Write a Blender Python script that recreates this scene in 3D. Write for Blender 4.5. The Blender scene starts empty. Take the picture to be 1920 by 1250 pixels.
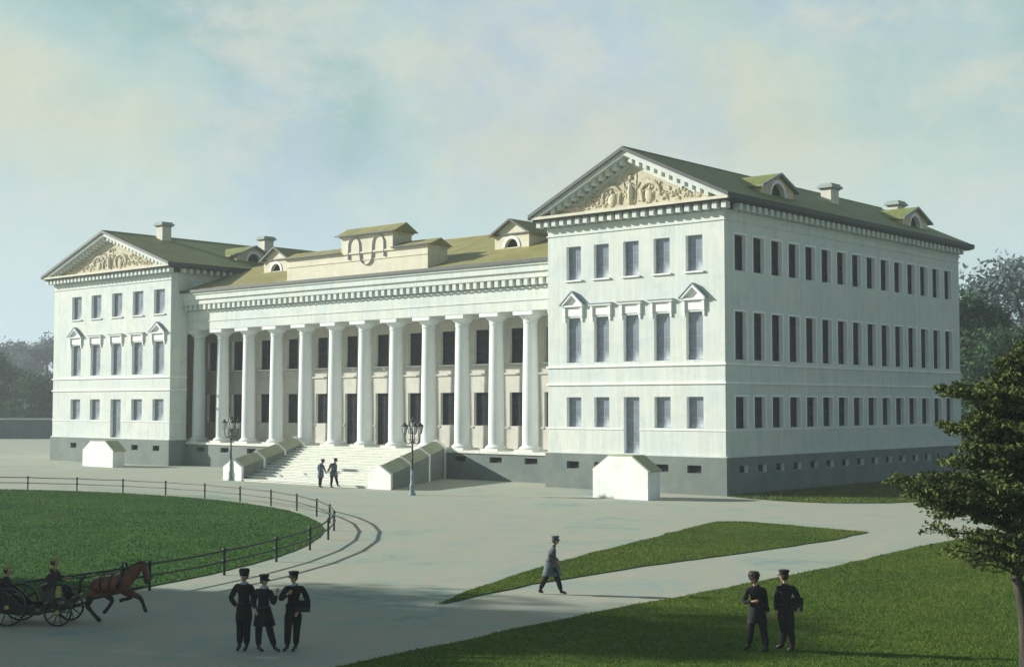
import bpy, bmesh, math, random
import numpy as np
from mathutils import Vector, Matrix
random.seed(7); rng = np.random.default_rng(7)
PI = math.pi
sc = bpy.context.scene
col = sc.collection

# ------------------------------------------------------------------ materials
def new_mat(name):
    m = bpy.data.materials.new(name); m.use_nodes = True
    nt = m.node_tree
    b = nt.nodes['Principled BSDF']
    return m, nt, b
def ramp(nt, fac, stops):
    r = nt.nodes.new('ShaderNodeValToRGB')
    e = r.color_ramp.elements
    while len(e) < len(stops): e.new(0.5)
    for i, (p, c) in enumerate(stops):
        e[i].position = p; e[i].color = (*c, 1)
    nt.links.new(fac, r.inputs['Fac'])
    return r.outputs['Color']
def noise(nt, scale, detail=5, rough=0.6, vec=None, dist=0.0):
    n = nt.nodes.new('ShaderNodeTexNoise')
    n.inputs['Scale'].default_value = scale; n.inputs['Detail'].default_value = detail
    n.inputs['Roughness'].default_value = rough; n.inputs['Distortion'].default_value = dist
    if vec is not None: nt.links.new(vec, n.inputs['Vector'])
    return n.outputs['Fac']
def coords(nt, kind='Object', scale=(1, 1, 1)):
    t = nt.nodes.new('ShaderNodeTexCoord')
    mp = nt.nodes.new('ShaderNodeMapping'); mp.inputs['Scale'].default_value = scale
    nt.links.new(t.outputs[kind], mp.inputs['Vector'])
    return mp.outputs['Vector']
def mix(nt, fac, a, b, blend='MIX'):
    m = nt.nodes.new('ShaderNodeMix'); m.data_type = 'RGBA'; m.blend_type = blend
    if isinstance(fac, float): m.inputs[0].default_value = fac
    else: nt.links.new(fac, m.inputs[0])
    for s, x in ((6, a), (7, b)):
        if isinstance(x, tuple): m.inputs[s].default_value = (*x, 1)
        else: nt.links.new(x, m.inputs[s])
    return m.outputs[2]
def bump(nt, b, h, strength=0.3, dist=0.02):
    n = nt.nodes.new('ShaderNodeBump'); n.inputs['Strength'].default_value = strength
    n.inputs['Distance'].default_value = dist
    nt.links.new(h, n.inputs['Height']); nt.links.new(n.outputs[0], b.inputs['Normal'])
def mottled(name, c1, c2, scale, rough=0.85, c3=None, scale2=None, bs=0.25, bd=0.02, bscale=25, stretch=(1, 1, 1), streak=0.0):
    m, nt, b = new_mat(name)
    v = coords(nt, 'Object', stretch)
    f = noise(nt, scale, 6, 0.62, v)
    c = ramp(nt, f, [(0.36, c1), (0.64, c2)])
    if c3:
        f2 = noise(nt, scale2 or scale * 4, 4, 0.6, v)
        f2r = ramp(nt, f2, [(0.45, (0, 0, 0)), (0.7, (1, 1, 1))])
        c = mix(nt, f2r, c, c3)
    if streak:
        fs_ = noise(nt, 2.2, 6, 0.7, coords(nt, 'Object', (1.6, 1.6, 0.10)))
        k_ = 1 - streak
        c = mix(nt, 1.0, c, ramp(nt, fs_, [(0.40, (k_, k_, k_ * .98)), (0.60, (1, 1, 1))]), 'MULTIPLY')
        fs2 = noise(nt, 0.7, 8, 0.75, coords(nt, 'Object'))
        c = mix(nt, 1.0, c, ramp(nt, fs2, [(0.36, (k_ * .98, k_, k_)), (0.50, (1, 1, 1))]), 'MULTIPLY')
    nt.links.new(c, b.inputs['Base Color'])
    b.inputs['Roughness'].default_value = rough
    if bs: bump(nt, b, noise(nt, bscale, 4, 0.7, v), bs, bd)
    return m
M = {}
M['stucco'] = mottled('cream_stucco', (0.585, 0.64, 0.62), (0.69, 0.70, 0.62), 0.22, c3=(0.60, 0.66, 0.645), scale2=1.1, bs=0.12, streak=.10)
M['white'] = mottled('white_limewash', (0.78, 0.79, 0.76), (0.84, 0.84, 0.81), 0.8, bs=0.08, streak=.07)
M['reveal'] = mottled('white_window_reveal', (0.84, 0.85, 0.84), (0.90, 0.91, 0.90), 1.2, bs=0.05)
M['dormer'] = mottled('ochre_dormer_plaster', (0.60, 0.48, 0.30), (0.68, 0.58, 0.40), 1.0, bs=0.1, streak=.08)
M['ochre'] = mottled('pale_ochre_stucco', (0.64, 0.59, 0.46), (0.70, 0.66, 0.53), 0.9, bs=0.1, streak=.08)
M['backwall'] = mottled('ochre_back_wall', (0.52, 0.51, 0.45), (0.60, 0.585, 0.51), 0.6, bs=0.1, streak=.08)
M['column'] = mottled('white_column_plaster', (0.70, 0.73, 0.73), (0.76, 0.78, 0.77), 0.6, bs=0.06, streak=.06)
M['plinth'] = mottled('grey_plinth_stone', (0.11, 0.15, 0.145), (0.18, 0.215, 0.19), 0.5, c3=(0.16, 0.17, 0.145), scale2=3.0, bs=0.2)
M['step'] = mottled('pale_step_stone', (0.66, 0.67, 0.58), (0.76, 0.76, 0.68), 0.7, c3=(0.60, 0.62, 0.57), scale2=5.0, bs=0.15)
M['coping'] = mottled('green_grey_coping', (0.30, 0.33, 0.20), (0.38, 0.40, 0.26), 0.8, bs=0.15)
M['relief'] = mottled('carved_ochre_plaster', (0.47, 0.41, 0.28), (0.60, 0.54, 0.39), 1.5, c3=(0.38, 0.38, 0.31), scale2=5.0, bs=0.5, bd=0.05, bscale=6)
M['moulding'] = mottled('lilac_moulding', (0.48, 0.46, 0.54), (0.56, 0.54, 0.60), 2.0, bs=0.05)
M['chimney'] = mottled('chimney_plaster', (0.60, 0.56, 0.46), (0.70, 0.66, 0.58), 1.2, bs=0.15)
M['chimney_cap'] = mottled('chimney_cap_metal', (0.28, 0.34, 0.30), (0.36, 0.42, 0.38), 2.0, bs=0.1)
def roof_mat(name, a, b_, axis):
    m, nt, b = new_mat(name)
    v = coords(nt)
    f = noise(nt, 0.5, 7, 0.65, v)
    c = ramp(nt, f, [(0.35, a), (0.65, b_)])
    f2 = ramp(nt, noise(nt, 3.0, 5, 0.7, v), [(0.5, (0, 0, 0)), (0.75, (1, 1, 1))])
    c = mix(nt, f2, c, (a[0] * 0.8, a[1] * 0.85, a[2] * 0.7))
    nt.links.new(c, b.inputs['Base Color']); b.inputs['Roughness'].default_value = 0.62
    st_ = noise(nt, 1.0, 5, 0.7, coords(nt, 'Object', (0.25, 2.4, 0.25) if axis == 'Y' else (2.4, 0.25, 0.25)))
    c = mix(nt, 1.0, c, ramp(nt, st_, [(0.35, (.78, .80, .78)), (0.65, (1.12, 1.1, 1.05))]), 'MULTIPLY')
    nt.links.new(c, b.inputs['Base Color'])
    w = nt.nodes.new('ShaderNodeTexWave'); w.wave_type = 'BANDS'; w.bands_direction = axis
    w.wave_profile = 'SAW'; w.inputs['Scale'].default_value = 0.48; w.inputs['Distortion'].default_value = 0.1
    nt.links.new(v, w.inputs['Vector'])
    r = ramp(nt, w.outputs['Fac'], [(0.0, (1, 1, 1)), (0.09, (0, 0, 0))])
    bump(nt, b, r, 0.35, 0.03)
    return m
M['roof_y'] = roof_mat('green_sheet_roof', (0.17, 0.20, 0.055), (0.25, 0.27, 0.085), 'Y')
M['roof_x'] = roof_mat('olive_sheet_roof', (0.25, 0.225, 0.08), (0.33, 0.30, 0.115), 'X')
M['roof_edge'] = mottled('dark_eave_and_gap_shade', (0.03, 0.04, 0.04), (0.05, 0.06, 0.05), 2.0, rough=0.6, bs=0.05)
def pane_mat(name, c, spec, rough, low_reflection=None):
    m, nt, b = new_mat(name)
    v = coords(nt, 'Object')
    cc = ramp(nt, noise(nt, 1.6, 4, 0.6, v), [(0.35, c), (0.65, tuple(x * 1.5 for x in c))])
    if low_reflection:
        # pale reflection painted into the lower part of the glass, with a slanting edge
        sx = nt.nodes.new('ShaderNodeSeparateXYZ'); nt.links.new(v, sx.inputs[0])
        ma = nt.nodes.new('ShaderNodeMath'); ma.operation = 'MULTIPLY_ADD'
        nt.links.new(sx.outputs['X'], ma.inputs[0]); ma.inputs[1].default_value = -0.55
        nt.links.new(sx.outputs['Z'], ma.inputs[2])
        mb = nt.nodes.new('ShaderNodeMath'); mb.operation = 'MULTIPLY_ADD'
        nt.links.new(noise(nt, 2.5, 3, 0.6, coords(nt, 'Object', (3, 1, 0.5))), mb.inputs[0]); mb.inputs[1].default_value = 0.9
        nt.links.new(ma.outputs[0], mb.inputs[2])
        r = ramp(nt, mb.outputs[0], [(0.15, (1, 1, 1)), (0.98, (0, 0, 0))])
        cc = mix(nt, r, cc, low_reflection)
    nt.links.new(cc, b.inputs['Base Color'])
    b.inputs['Roughness'].default_value = rough
    b.inputs['IOR'].default_value = spec
    return m
M['pane_front'] = pane_mat('blue_grey_glass', (0.15, 0.175, 0.205), 1.6, 0.12, (0.56, 0.60, 0.60))
M['pane_dark'] = pane_mat('dark_glass', (0.010, 0.014, 0.015), 1.22, 0.25)
M['frame'] = mottled('dark_window_frame', (0.02, 0.026, 0.028), (0.035, 0.04, 0.045), 3.0, bs=0)
M['frame_light'] = mottled('grey_frame_and_gap_shade', (0.20, 0.24, 0.30), (0.28, 0.32, 0.38), 3.0, bs=0)
M['iron'] = mottled('black_iron', (0.012, 0.015, 0.014), (0.03, 0.035, 0.032), 8.0, rough=0.5, bs=0.1)
M['rail'] = mottled('weathered_iron_rail', (0.008, 0.014, 0.012), (0.02, 0.03, 0.025), 8.0, rough=0.6, bs=0.1)
M['lamp_foot'] = mottled('grey_blue_painted_iron', (0.16, 0.22, 0.25), (0.26, 0.33, 0.36), 4.0, rough=0.6, bs=0.1)
m, nt, b = new_mat('lantern_glass'); b.inputs['Base Color'].default_value = (0.62, 0.66, 0.64, 1); b.inputs['Roughness'].default_value = 0.15
M['lantern'] = m
M['bark'] = mottled('dark_bark', (0.025, 0.02, 0.015), (0.06, 0.05, 0.035), 6.0, bs=0.8, bd=0.03, bscale=12, stretch=(1, 1, 0.25))
M['board'] = mottled('grey_fence_boards', (0.09, 0.13, 0.13), (0.14, 0.18, 0.17), 1.5, bs=0.3, stretch=(3, 3, 0.3))
M['board_cap'] = mottled('pale_fence_cap', (0.5, 0.53, 0.5), (0.6, 0.62, 0.58), 2.0, bs=0.1)
def leaf_mat(name, dark, light, sc_=0.8, tr=0.25):
    m, nt, b = new_mat(name)
    g = nt.nodes.new('ShaderNodeNewGeometry')
    f = noise(nt, sc_, 4, 0.6, coords(nt))
    ma = nt.nodes.new('ShaderNodeMath'); ma.operation = 'MULTIPLY_ADD'
    nt.links.new(g.outputs['Random Per Island'], ma.inputs[0]); ma.inputs[1].default_value = 0.45
    nt.links.new(f, ma.inputs[2])
    c = ramp(nt, ma.outputs[0], [(0.42, dark), (0.95, light)])
    nt.links.new(c, b.inputs['Base Color']); b.inputs['Roughness'].default_value = 0.65
    b.inputs['Specular IOR Level'].default_value = 0.12
    t = nt.nodes.new('ShaderNodeBsdfTranslucent'); nt.links.new(c, t.inputs['Color'])
    ms = nt.nodes.new('ShaderNodeMixShader'); ms.inputs[0].default_value = tr
    nt.links.new(b.outputs[0], ms.inputs[1]); nt.links.new(t.outputs[0], ms.inputs[2])
    nt.links.new(ms.outputs[0], nt.nodes['Material Output'].inputs['Surface'])
    return m
M['leaf_near'] = leaf_mat('layered_tree_leaves', (0.005, 0.018, 0.008), (0.135, 0.165, 0.042), 1.1, 0.10)
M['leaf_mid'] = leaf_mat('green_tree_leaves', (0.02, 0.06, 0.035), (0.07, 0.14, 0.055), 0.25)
M['leaf_far'] = leaf_mat('haze_tinted_tree_leaves', (0.09, 0.14, 0.14), (0.17, 0.22, 0.20), 0.2)  # distance haze painted into the leaf colour
M['grass_blade'] = leaf_mat('grass_blades', (0.035, 0.095, 0.008), (0.15, 0.175, 0.02), 0.22, 0.15)

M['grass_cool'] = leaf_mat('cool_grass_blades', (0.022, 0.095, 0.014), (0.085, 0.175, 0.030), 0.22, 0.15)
def ground_mat(name, stops, scale, fine, bscale, bs=0.3, bd=0.02):
    m, nt, b = new_mat(name)
    v = coords(nt)
    f = noise(nt, scale, 7, 0.66, v, 0.4)
    c = ramp(nt, f, stops)
    f2 = noise(nt, scale * 9, 5, 0.7, v)
    c = mix(nt, ramp(nt, f2, [(0.44, (0, 0, 0)), (0.58, (1, 1, 1))]), c, fine)
    f3 = noise(nt, 14, 3, 0.7, v)
    c = mix(nt, ramp(nt, f3, [(0.3, (0.86, 0.86, 0.86)), (0.7, (1.1, 1.1, 1.1))]), (0, 0, 0), c, 'MIX') if False else c
    c = mix(nt, 1.0, c, ramp(nt, f3, [(0.3, (0.82, 0.82, 0.82)), (0.7, (1.0, 1.0, 1.0))]), 'MULTIPLY')
    nt.links.new(c, b.inputs['Base Color']); b.inputs['Roughness'].default_value = 0.95
    b.inputs['Specular IOR Level'].default_value = 0.15
    bump(nt, b, noise(nt, bscale, 5, 0.75, v), bs, bd)
    return m
M['gravel'] = ground_mat('pale_gravel', [(0.36, (0.25, 0.35, 0.33)), (0.45, (0.38, 0.43, 0.35)), (0.53, (0.46, 0.42, 0.34)), (0.63, (0.32, 0.40, 0.37))], 0.17, (0.39, 0.42, 0.33), 30)
M['grass'] = ground_mat('mown_grass', [(0.30, (0.035, 0.10, 0.008)), (0.5, (0.075, 0.14, 0.012)), (0.68, (0.13, 0.16, 0.022))], 0.22, (0.05, 0.115, 0.012), 18, 0.6, 0.05)

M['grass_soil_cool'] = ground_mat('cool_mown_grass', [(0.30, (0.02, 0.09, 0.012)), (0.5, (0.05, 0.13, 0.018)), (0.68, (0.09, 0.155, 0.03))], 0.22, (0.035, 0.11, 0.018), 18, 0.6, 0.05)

# ------------------------------------------------------------------ mesh helpers
class MB:
    def __init__(s): s.v = []; s.f = []; s.m = []
    def add(s, vs, fs, mi=0):
        o = len(s.v); s.v += [tuple(p) for p in vs]
        s.f += [tuple(i + o for i in f) for f in fs]; s.m += [mi] * len(fs); return s
    def box(s, x0, x1, y0, y1, z0, z1, mi=0):
        return s.add([(x0, y0, z0), (x1, y0, z0), (x1, y1, z0), (x0, y1, z0), (x0, y0, z1), (x1, y0, z1), (x1, y1, z1), (x0, y1, z1)],
              [(0, 3, 2, 1), (4, 5, 6, 7), (0, 1, 5, 4), (1, 2, 6, 5), (2, 3, 7, 6), (3, 0, 4, 7)], mi)
    def prism(s, poly, a, b, plane='XZ', mi=0):
        # poly in the plane, extruded along the remaining axis from a to b
        def P(p, t):
            return (p[0], t, p[1]) if plane == 'XZ' else ((t, p[0], p[1]) if plane == 'YZ' else (p[0], p[1], t))
        n = len(poly)
        return s.add([P(p, a) for p in poly] + [P(p, b) for p in poly],
              [tuple(range(n)), tuple(range(2 * n - 1, n - 1, -1))] + [(i, i + n, (i + 1) % n + n, (i + 1) % n) for i in range(n)], mi)
    def lathe(s, prof, n=20, c=(0, 0, 0), mi=0):
        vs = []; k = len(prof)
        for r, z in prof:
            for i in range(n):
                a = 2 * PI * i / n; vs.append((c[0] + r * math.cos(a), c[1] + r * math.sin(a), c[2] + z))
        fs = [(j * n + i, j * n + (i + 1) % n, (j + 1) * n + (i + 1) % n, (j + 1) * n + i) for j in range(k - 1) for i in range(n)]
        fs += [tuple(range(n - 1, -1, -1)), tuple(range((k - 1) * n, k * n))]
        return s.add(vs, fs, mi)
    def tube(s, pts, rad, n=8, mi=0, flat=1.0):
        pts = [Vector(p) for p in pts]; k = len(pts)
        if not hasattr(rad, '__len__'): rad = [rad] * k
        vs = []; up = None
        for j in range(k):
            d = (pts[min(j + 1, k - 1)] - pts[max(j - 1, 0)]).normalized()
            if up is None: up = Vector((0, 0, 1)) if abs(d.z) < 0.9 else Vector((1, 0, 0))
            a = d.cross(up).normalized(); b_ = a.cross(d).normalized(); up = b_
            for i in range(n):
                t = 2 * PI * i / n
                vs.append(pts[j] + a * math.cos(t) * rad[j] + b_ * math.sin(t) * rad[j] * flat)
        fs = [(j * n + i, j * n + (i + 1) % n, (j + 1) * n + (i + 1) % n, (j + 1) * n + i) for j in range(k - 1) for i in range(n)]
        fs += [tuple(range(n - 1, -1, -1)), tuple(range((k - 1) * n, k * n))]
        return s.add(vs, fs, mi)
    def ell(s, c, r, nu=10, nv=7, mi=0, rot=0.0):
        vs = []; cr, sr = math.cos(rot), math.sin(rot)
        for j in range(nv + 1):
            p = PI * j / nv
            for i in range(nu):
                t = 2 * PI * i / nu
                x, y, z = r[0] * math.sin(p) * math.cos(t), r[1] * math.sin(p) * math.sin(t), r[2] * math.cos(p)
                vs.append((c[0] + x * cr - z * sr, c[1] + y, c[2] + x * sr + z * cr))
        fs = [(j * nu + i, (j + 1) * nu + i, (j + 1) * nu + (i + 1) % nu, j * nu + (i + 1) % nu) for j in range(nv) for i in range(nu)]
        return s.add(vs, fs, mi)
    def mesh(s, name, mats, smooth=False):
        me = bpy.data.meshes.new(name); me.from_pydata(s.v, [], s.f)
        if not isinstance(mats, (list, tuple)): mats = [mats]
        for m in mats: me.materials.append(m)
        me.polygons.foreach_set('material_index', s.m)
        bm = bmesh.new(); bm.from_mesh(me)
        bmesh.ops.remove_doubles(bm, verts=bm.verts, dist=1e-5)
        bmesh.ops.recalc_face_normals(bm, faces=bm.faces); bm.to_mesh(me); bm.free()
        if smooth:
            me.polygons.foreach_set('use_smooth', [True] * len(me.polygons))
            me.set_sharp_from_angle(angle=math.radians(38))
        me.update(); return me
    def build(s, name, mats, parent=None, smooth=False, loc=(0, 0, 0), rz=0.0):
        return link(name, s.mesh(name, mats, smooth), parent, loc, rz)
def link(name, me, parent=None, loc=(0, 0, 0), rz=0.0):
    o = bpy.data.objects.new(name, me); col.objects.link(o)
    o.location = loc; o.rotation_euler = (0, 0, rz); o.parent = parent
    return o
def tag(o, label=None, cat=None, group=None, kind=None):
    if label: o['label'] = label
    if cat: o['category'] = cat
    if group: o['group'] = group
    if kind: o['kind'] = kind
    return o
def thing(name, label, cat, loc=(0, 0, 0), rz=0.0, group=None):
    o = bpy.data.objects.new(name, None); col.objects.link(o)
    o.empty_display_size = 0.3
    o.location = loc; o.rotation_euler = (0, 0, rz)
    return tag(o, label, cat, group)
def copy_tree(o, parent=None):
    c = o.copy(); col.objects.link(c); c.parent = parent
    for ch in [x for x in bpy.data.objects if x.parent == o]:
        copy_tree(ch, c)
    return c

TH = math.radians(41.3)            # the camera's heading; people and vehicle are posed in this frame

# ------------------------------------------------------------------ setting: ground, lawns
def sheet(name, pts, z, mat, kind='structure'):
    me = bpy.data.meshes.new(name); bm = bmesh.new()
    vs = [bm.verts.new((x, y, z)) for x, y in pts]; f = bm.faces.new(vs)
    if f.normal.z < 0: f.normal_flip()
    bm.normal_update()
    if bm.faces[:][0].normal.z < 0: bmesh.ops.reverse_faces(bm, faces=bm.faces[:])
    bmesh.ops.triangulate(bm, faces=bm.faces[:]); bm.to_mesh(me); bm.free()
    me.materials.append(mat); o = link(name, me); return tag(o, kind=kind)
sheet('ground', [(-1500, -1500), (1500, -1500), (1500, 1500), (-1500, 1500)], 0, M['gravel'])
def wob(pts, step=1.2, amp=0.10):
    out = []
    for i in range(len(pts)):
        a = Vector(pts[i]); b_ = Vector(pts[(i + 1) % len(pts)]); L = (b_ - a).length; n = max(1, int(L / step))
        if L > 60: n = 1
        for k in range(n):
            p = a.lerp(b_, k / n); out.append((p.x + random.uniform(-amp, amp), p.y + random.uniform(-amp, amp)))
    return out
LC = (-24.0, -57.0); LR = 34.5
round_lawn = [(LC[0] + LR * math.cos(t) + random.uniform(-.06, .06), LC[1] + LR * math.sin(t) + random.uniform(-.06, .06)) for t in [2 * PI * i / 240 for i in range(240)]]
wedge = wob([(18.2, -43.7), (16.6, -40.2), (14.9, -35.6), (13.3, -30.2), (12.1, -25.7), (10.5, -20.0), (9.4, -15.6), (10.4, -14.9), (13.0, -15.2), (17.4, -15.9), (17.75, -20), (17.7, -26.6), (17.2, -32.7), (17.4, -38.6)], 1.0, 0.08)
right_lawn = wob([(23.4, -75), (22.85, -51.3), (22.65, -46.8), (22.35, -42), (22.45, -38), (22.38, -34.2), (22.25, -28.8), (21.7, -21.4), (21.5, -16), (26, -14.6), (60, -14), (60, -75)], 1.0, 0.08)
side_lawn = wob([(0.25, -0.15), (2, -0.9), (4.1, -1.5), (6.2, -1.6), (8.2, -0.9), (10.2, 1.0), (11.2, 4), (11.5, 16), (11.5, 40), (60, 60), (60, 110), (0.25, 110)], 1.0, 0.08)
far_lawn = wob([(-330, 66), (-110, 160), (-110, 420), (-700, 420), (-700, 66)], 20, 1)
sheet('lawn', round_lawn, 0.03, M['grass_soil_cool']); sheet('lawn', wedge, 0.03, M['grass'])
sheet('lawn', right_lawn, 0.03, M['grass']); sheet('lawn', side_lawn, 0.03, M['grass'])
sheet('lawn', far_lawn, 0.03, M['grass'])

def in_poly(px, py, poly):
    inside = np.zeros(len(px), bool); n = len(poly); j = n - 1
    for i in range(n):
        xi, yi = poly[i]; xj, yj = poly[j]
        c = ((yi > py) != (yj > py)) & (px < (xj - xi) * (py - yi) / (yj - yi + 1e-12) + xi)
        inside ^= c; j = i
    return inside
def raw_mesh(name, V, F, mat):          # V (n,3), F (m,k)
    me = bpy.data.meshes.new(name); k = F.shape[1]
    me.vertices.add(len(V)); me.vertices.foreach_set('co', V.astype(np.float32).ravel())
    me.loops.add(F.size); me.loops.foreach_set('vertex_index', F.astype(np.int32).ravel())
    me.polygons.add(len(F)); me.polygons.foreach_set('loop_start', np.arange(0, F.size, k, dtype=np.int32))
    me.polygons.foreach_set('loop_total', np.full(len(F), k, dtype=np.int32))
    me.materials.append(mat); me.update(calc_edges=True); me.validate(); return me
def blades(poly, box, n, h0, h1, w, band=None):
    x = rng.uniform(box[0], box[1], n); y = rng.uniform(box[2], box[3], n)
    ok = in_poly(x, y, poly); x, y = x[ok], y[ok]; n = len(x)
    a = rng.uniform(0, 2 * PI, n); h = rng.uniform(h0, h1, n); ln = rng.normal(0, 0.35, (n, 2)) * h[:, None]
    V = np.zeros((n, 3, 3)); dx, dy = np.cos(a) * w, np.sin(a) * w
    V[:, 0] = np.stack([x - dx, y - dy, np.full(n, .02)], 1); V[:, 1] = np.stack([x + dx, y + dy, np.full(n, .02)], 1)
    V[:, 2] = np.stack([x + ln[:, 0], y + ln[:, 1], h + .02], 1)
    return V.reshape(-1, 3)
Vg = np.concatenate([
    blades(right_lawn, (21, 42, -60, -14), 260000, .03, .075, .014),
    blades(wedge, (9, 19, -45, -14), 80000, .03, .07, .016),
    blades(side_lawn, (0, 12, -2, 45), 40000, .06, .14, .03)])
g = link('grass', raw_mesh('grass', Vg, np.arange(len(Vg)).reshape(-1, 3), M['grass_blade'])); tag(g, kind='stuff')
Vg = blades(round_lawn, (-42, 11, -58, -21), 200000, .04, .08, .024)
g = link('grass', raw_mesh('grass', Vg, np.arange(len(Vg)).reshape(-1, 3), M['grass_cool'])); tag(g, kind='stuff')

# ------------------------------------------------------------------ the palace
PAL = thing('palace', 'long white neoclassical palace with a twelve column portico between two pedimented wings', 'building', (0, 0, 0))
DEP = 0.35
def wall(mb, o, ud, nd, u0, u1, z0, z1, holes, wm=0, rm=1, depth=DEP):
    """a wall face with real openings; o origin, ud direction along it, nd outward normal"""
    us = sorted({u0, u1} | {h[0] for h in holes} | {h[1] for h in holes}); zs = sorted({z0, z1} | {h[2] for h in holes} | {h[3] for h in holes})
    P = lambda u, z, d=0: (o[0] + ud[0] * u - nd[0] * d, o[1] + ud[1] * u - nd[1] * d, z)
    for i in range(len(us) - 1):
        for j in range(len(zs) - 1):
            uc, zc = (us[i] + us[i + 1]) / 2, (zs[j] + zs[j + 1]) / 2
            if any(h[0] < uc < h[1] and h[2] < zc < h[3] for h in holes): continue
            mb.add([P(us[i], zs[j]), P(us[i + 1], zs[j]), P(us[i + 1], zs[j + 1]), P(us[i], zs[j + 1])], [(0, 1, 2, 3)], wm)
    for a, b_, c, d in holes:
        for q in ((a, c, a, d), (b_, d, b_, c), (a, d, b_, d), (b_, c, a, c)):
            mb.add([P(q[0], q[1]), P(q[0], q[1], depth), P(q[2], q[3], depth), P(q[2], q[3])], [(0, 1, 2, 3)], rm)
WP = {}
def window(name, w, h, loc, rz, pane, frame, hood=None, sill=True, muntin=True, label=None, trim=False):
    """window set in its opening: frame > pane, sill, hood; local x along wall, y inward, z up from the sill"""
    key = (name, round(w, 2), round(h, 2), pane, frame, hood, sill)
    if key not in WP:
        f = MB(); t = 0.07; y0, y1 = DEP - 0.07, DEP + 0.02
        f.box(-w / 2, -w / 2 + t, y0, y1, 0, h); f.box(w / 2 - t, w / 2, y0, y1, 0, h)
        f.box(-w / 2 + t, w / 2 - t, y0, y1, h - t, h); f.box(-w / 2 + t, w / 2 - t, y0, y1, 0, t)
        if muntin:
            f.box(-.02, .02, y0 + .02, y1 - .02, t, h - t)
            nb = max(1, int(round(h / 0.75)))
            for k in range(1, nb): 
                z = h * k / nb
                f.box(-w / 2 + t, -.02, y0 + .022, y1 - .022, z - .015, z + .015); f.box(.02, w / 2 - t, y0 + .022, y1 - .022, z - .015, z + .015)
        p = MB(); p.box(-w / 2 + t, w / 2 - t, DEP - .045, DEP - .03, t, h - t)
        WP[key] = [f.mesh(name, M[frame]), p.mesh('pane', M[pane]), None, None]
        if trim: WP['trim', key] = MB().box(-w / 2 - .10, -w / 2, -.03, -.002, 0, h + .10).box(w / 2, w / 2 + .10, -.03, -.002, 0, h + .10).box(-w / 2, w / 2, -.03, -.002, h, h + .10).mesh('surround', M['reveal'])
        if sill:
            s_ = MB(); s_.box(-w / 2 - .12, w / 2 + .12, -.14, -.003, -.12, -.02); WP[key][2] = s_.mesh('sill', M['white'])
        if hood:
            s_ = MB(); H = h + .10
            for sx in (-1, 1):       # side consoles
                x = sx * (w / 2 + .10)
                s_.box(x - .09, x + .09, -.16, -.003, H - .05, H + .62); s_.box(x - .07, x + .07, -.10, -.003, H - .35, H - .05)
            s_.box(-w / 2 - .012, w / 2 + .012, -.05, -.003, H + .02, H + .60)
            s_.box(-w / 2 - .28, w / 2 + .28, -.24, -.003, H + .622, H + .74)
            if hood == 'pediment':
                a = w / 2 + .32; z = H + .742
                s_.prism([(-a, z), (a, z), (0, z + .84)], -.05, -.003, 'XZ')
                for sx in (-1, 1):
                    s_.prism([(sx * a, z), (sx * (a - .2), z), (0, z + .68), (0, z + .86)], -.30, -.052, 'XZ')
                    s_.prism([(sx * (a + .06), z - .02), (sx * (a + .06), z + .06), (0, z + .96), (0, z + .865)], -.34, -.004, 'XZ', 1)
            else:
                s_.box(-w / 2 - .34, w / 2 + .34, -.30, -.003, H + .742, H + .80, 1)
            WP[key][3] = s_.mesh('window_hood', [M['white'], M['lamp_foot']])
    fm, pm, sm, hm = WP[key]
    o = link(name, fm, PAL, loc, rz)
    if label: o['label'] = label
    link('pane', pm, o)
    if trim: link('surround', WP['trim', key], o)
    if sm: link('sill', sm, o)
    if hm: link('window_hood', hm, o)
    return o
TOP = (13.9, 16.15); MID = (8.35, 11.35); GRD = (4.08, 6.05); CEL = (1.32, 1.80)

def slab_ring(mb, x0, x1, y0, y1, p, z0, z1, mi=0): mb.box(x0 - p, x1 + p, y0 - p, y1 + p, z0, z1, mi)

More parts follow.
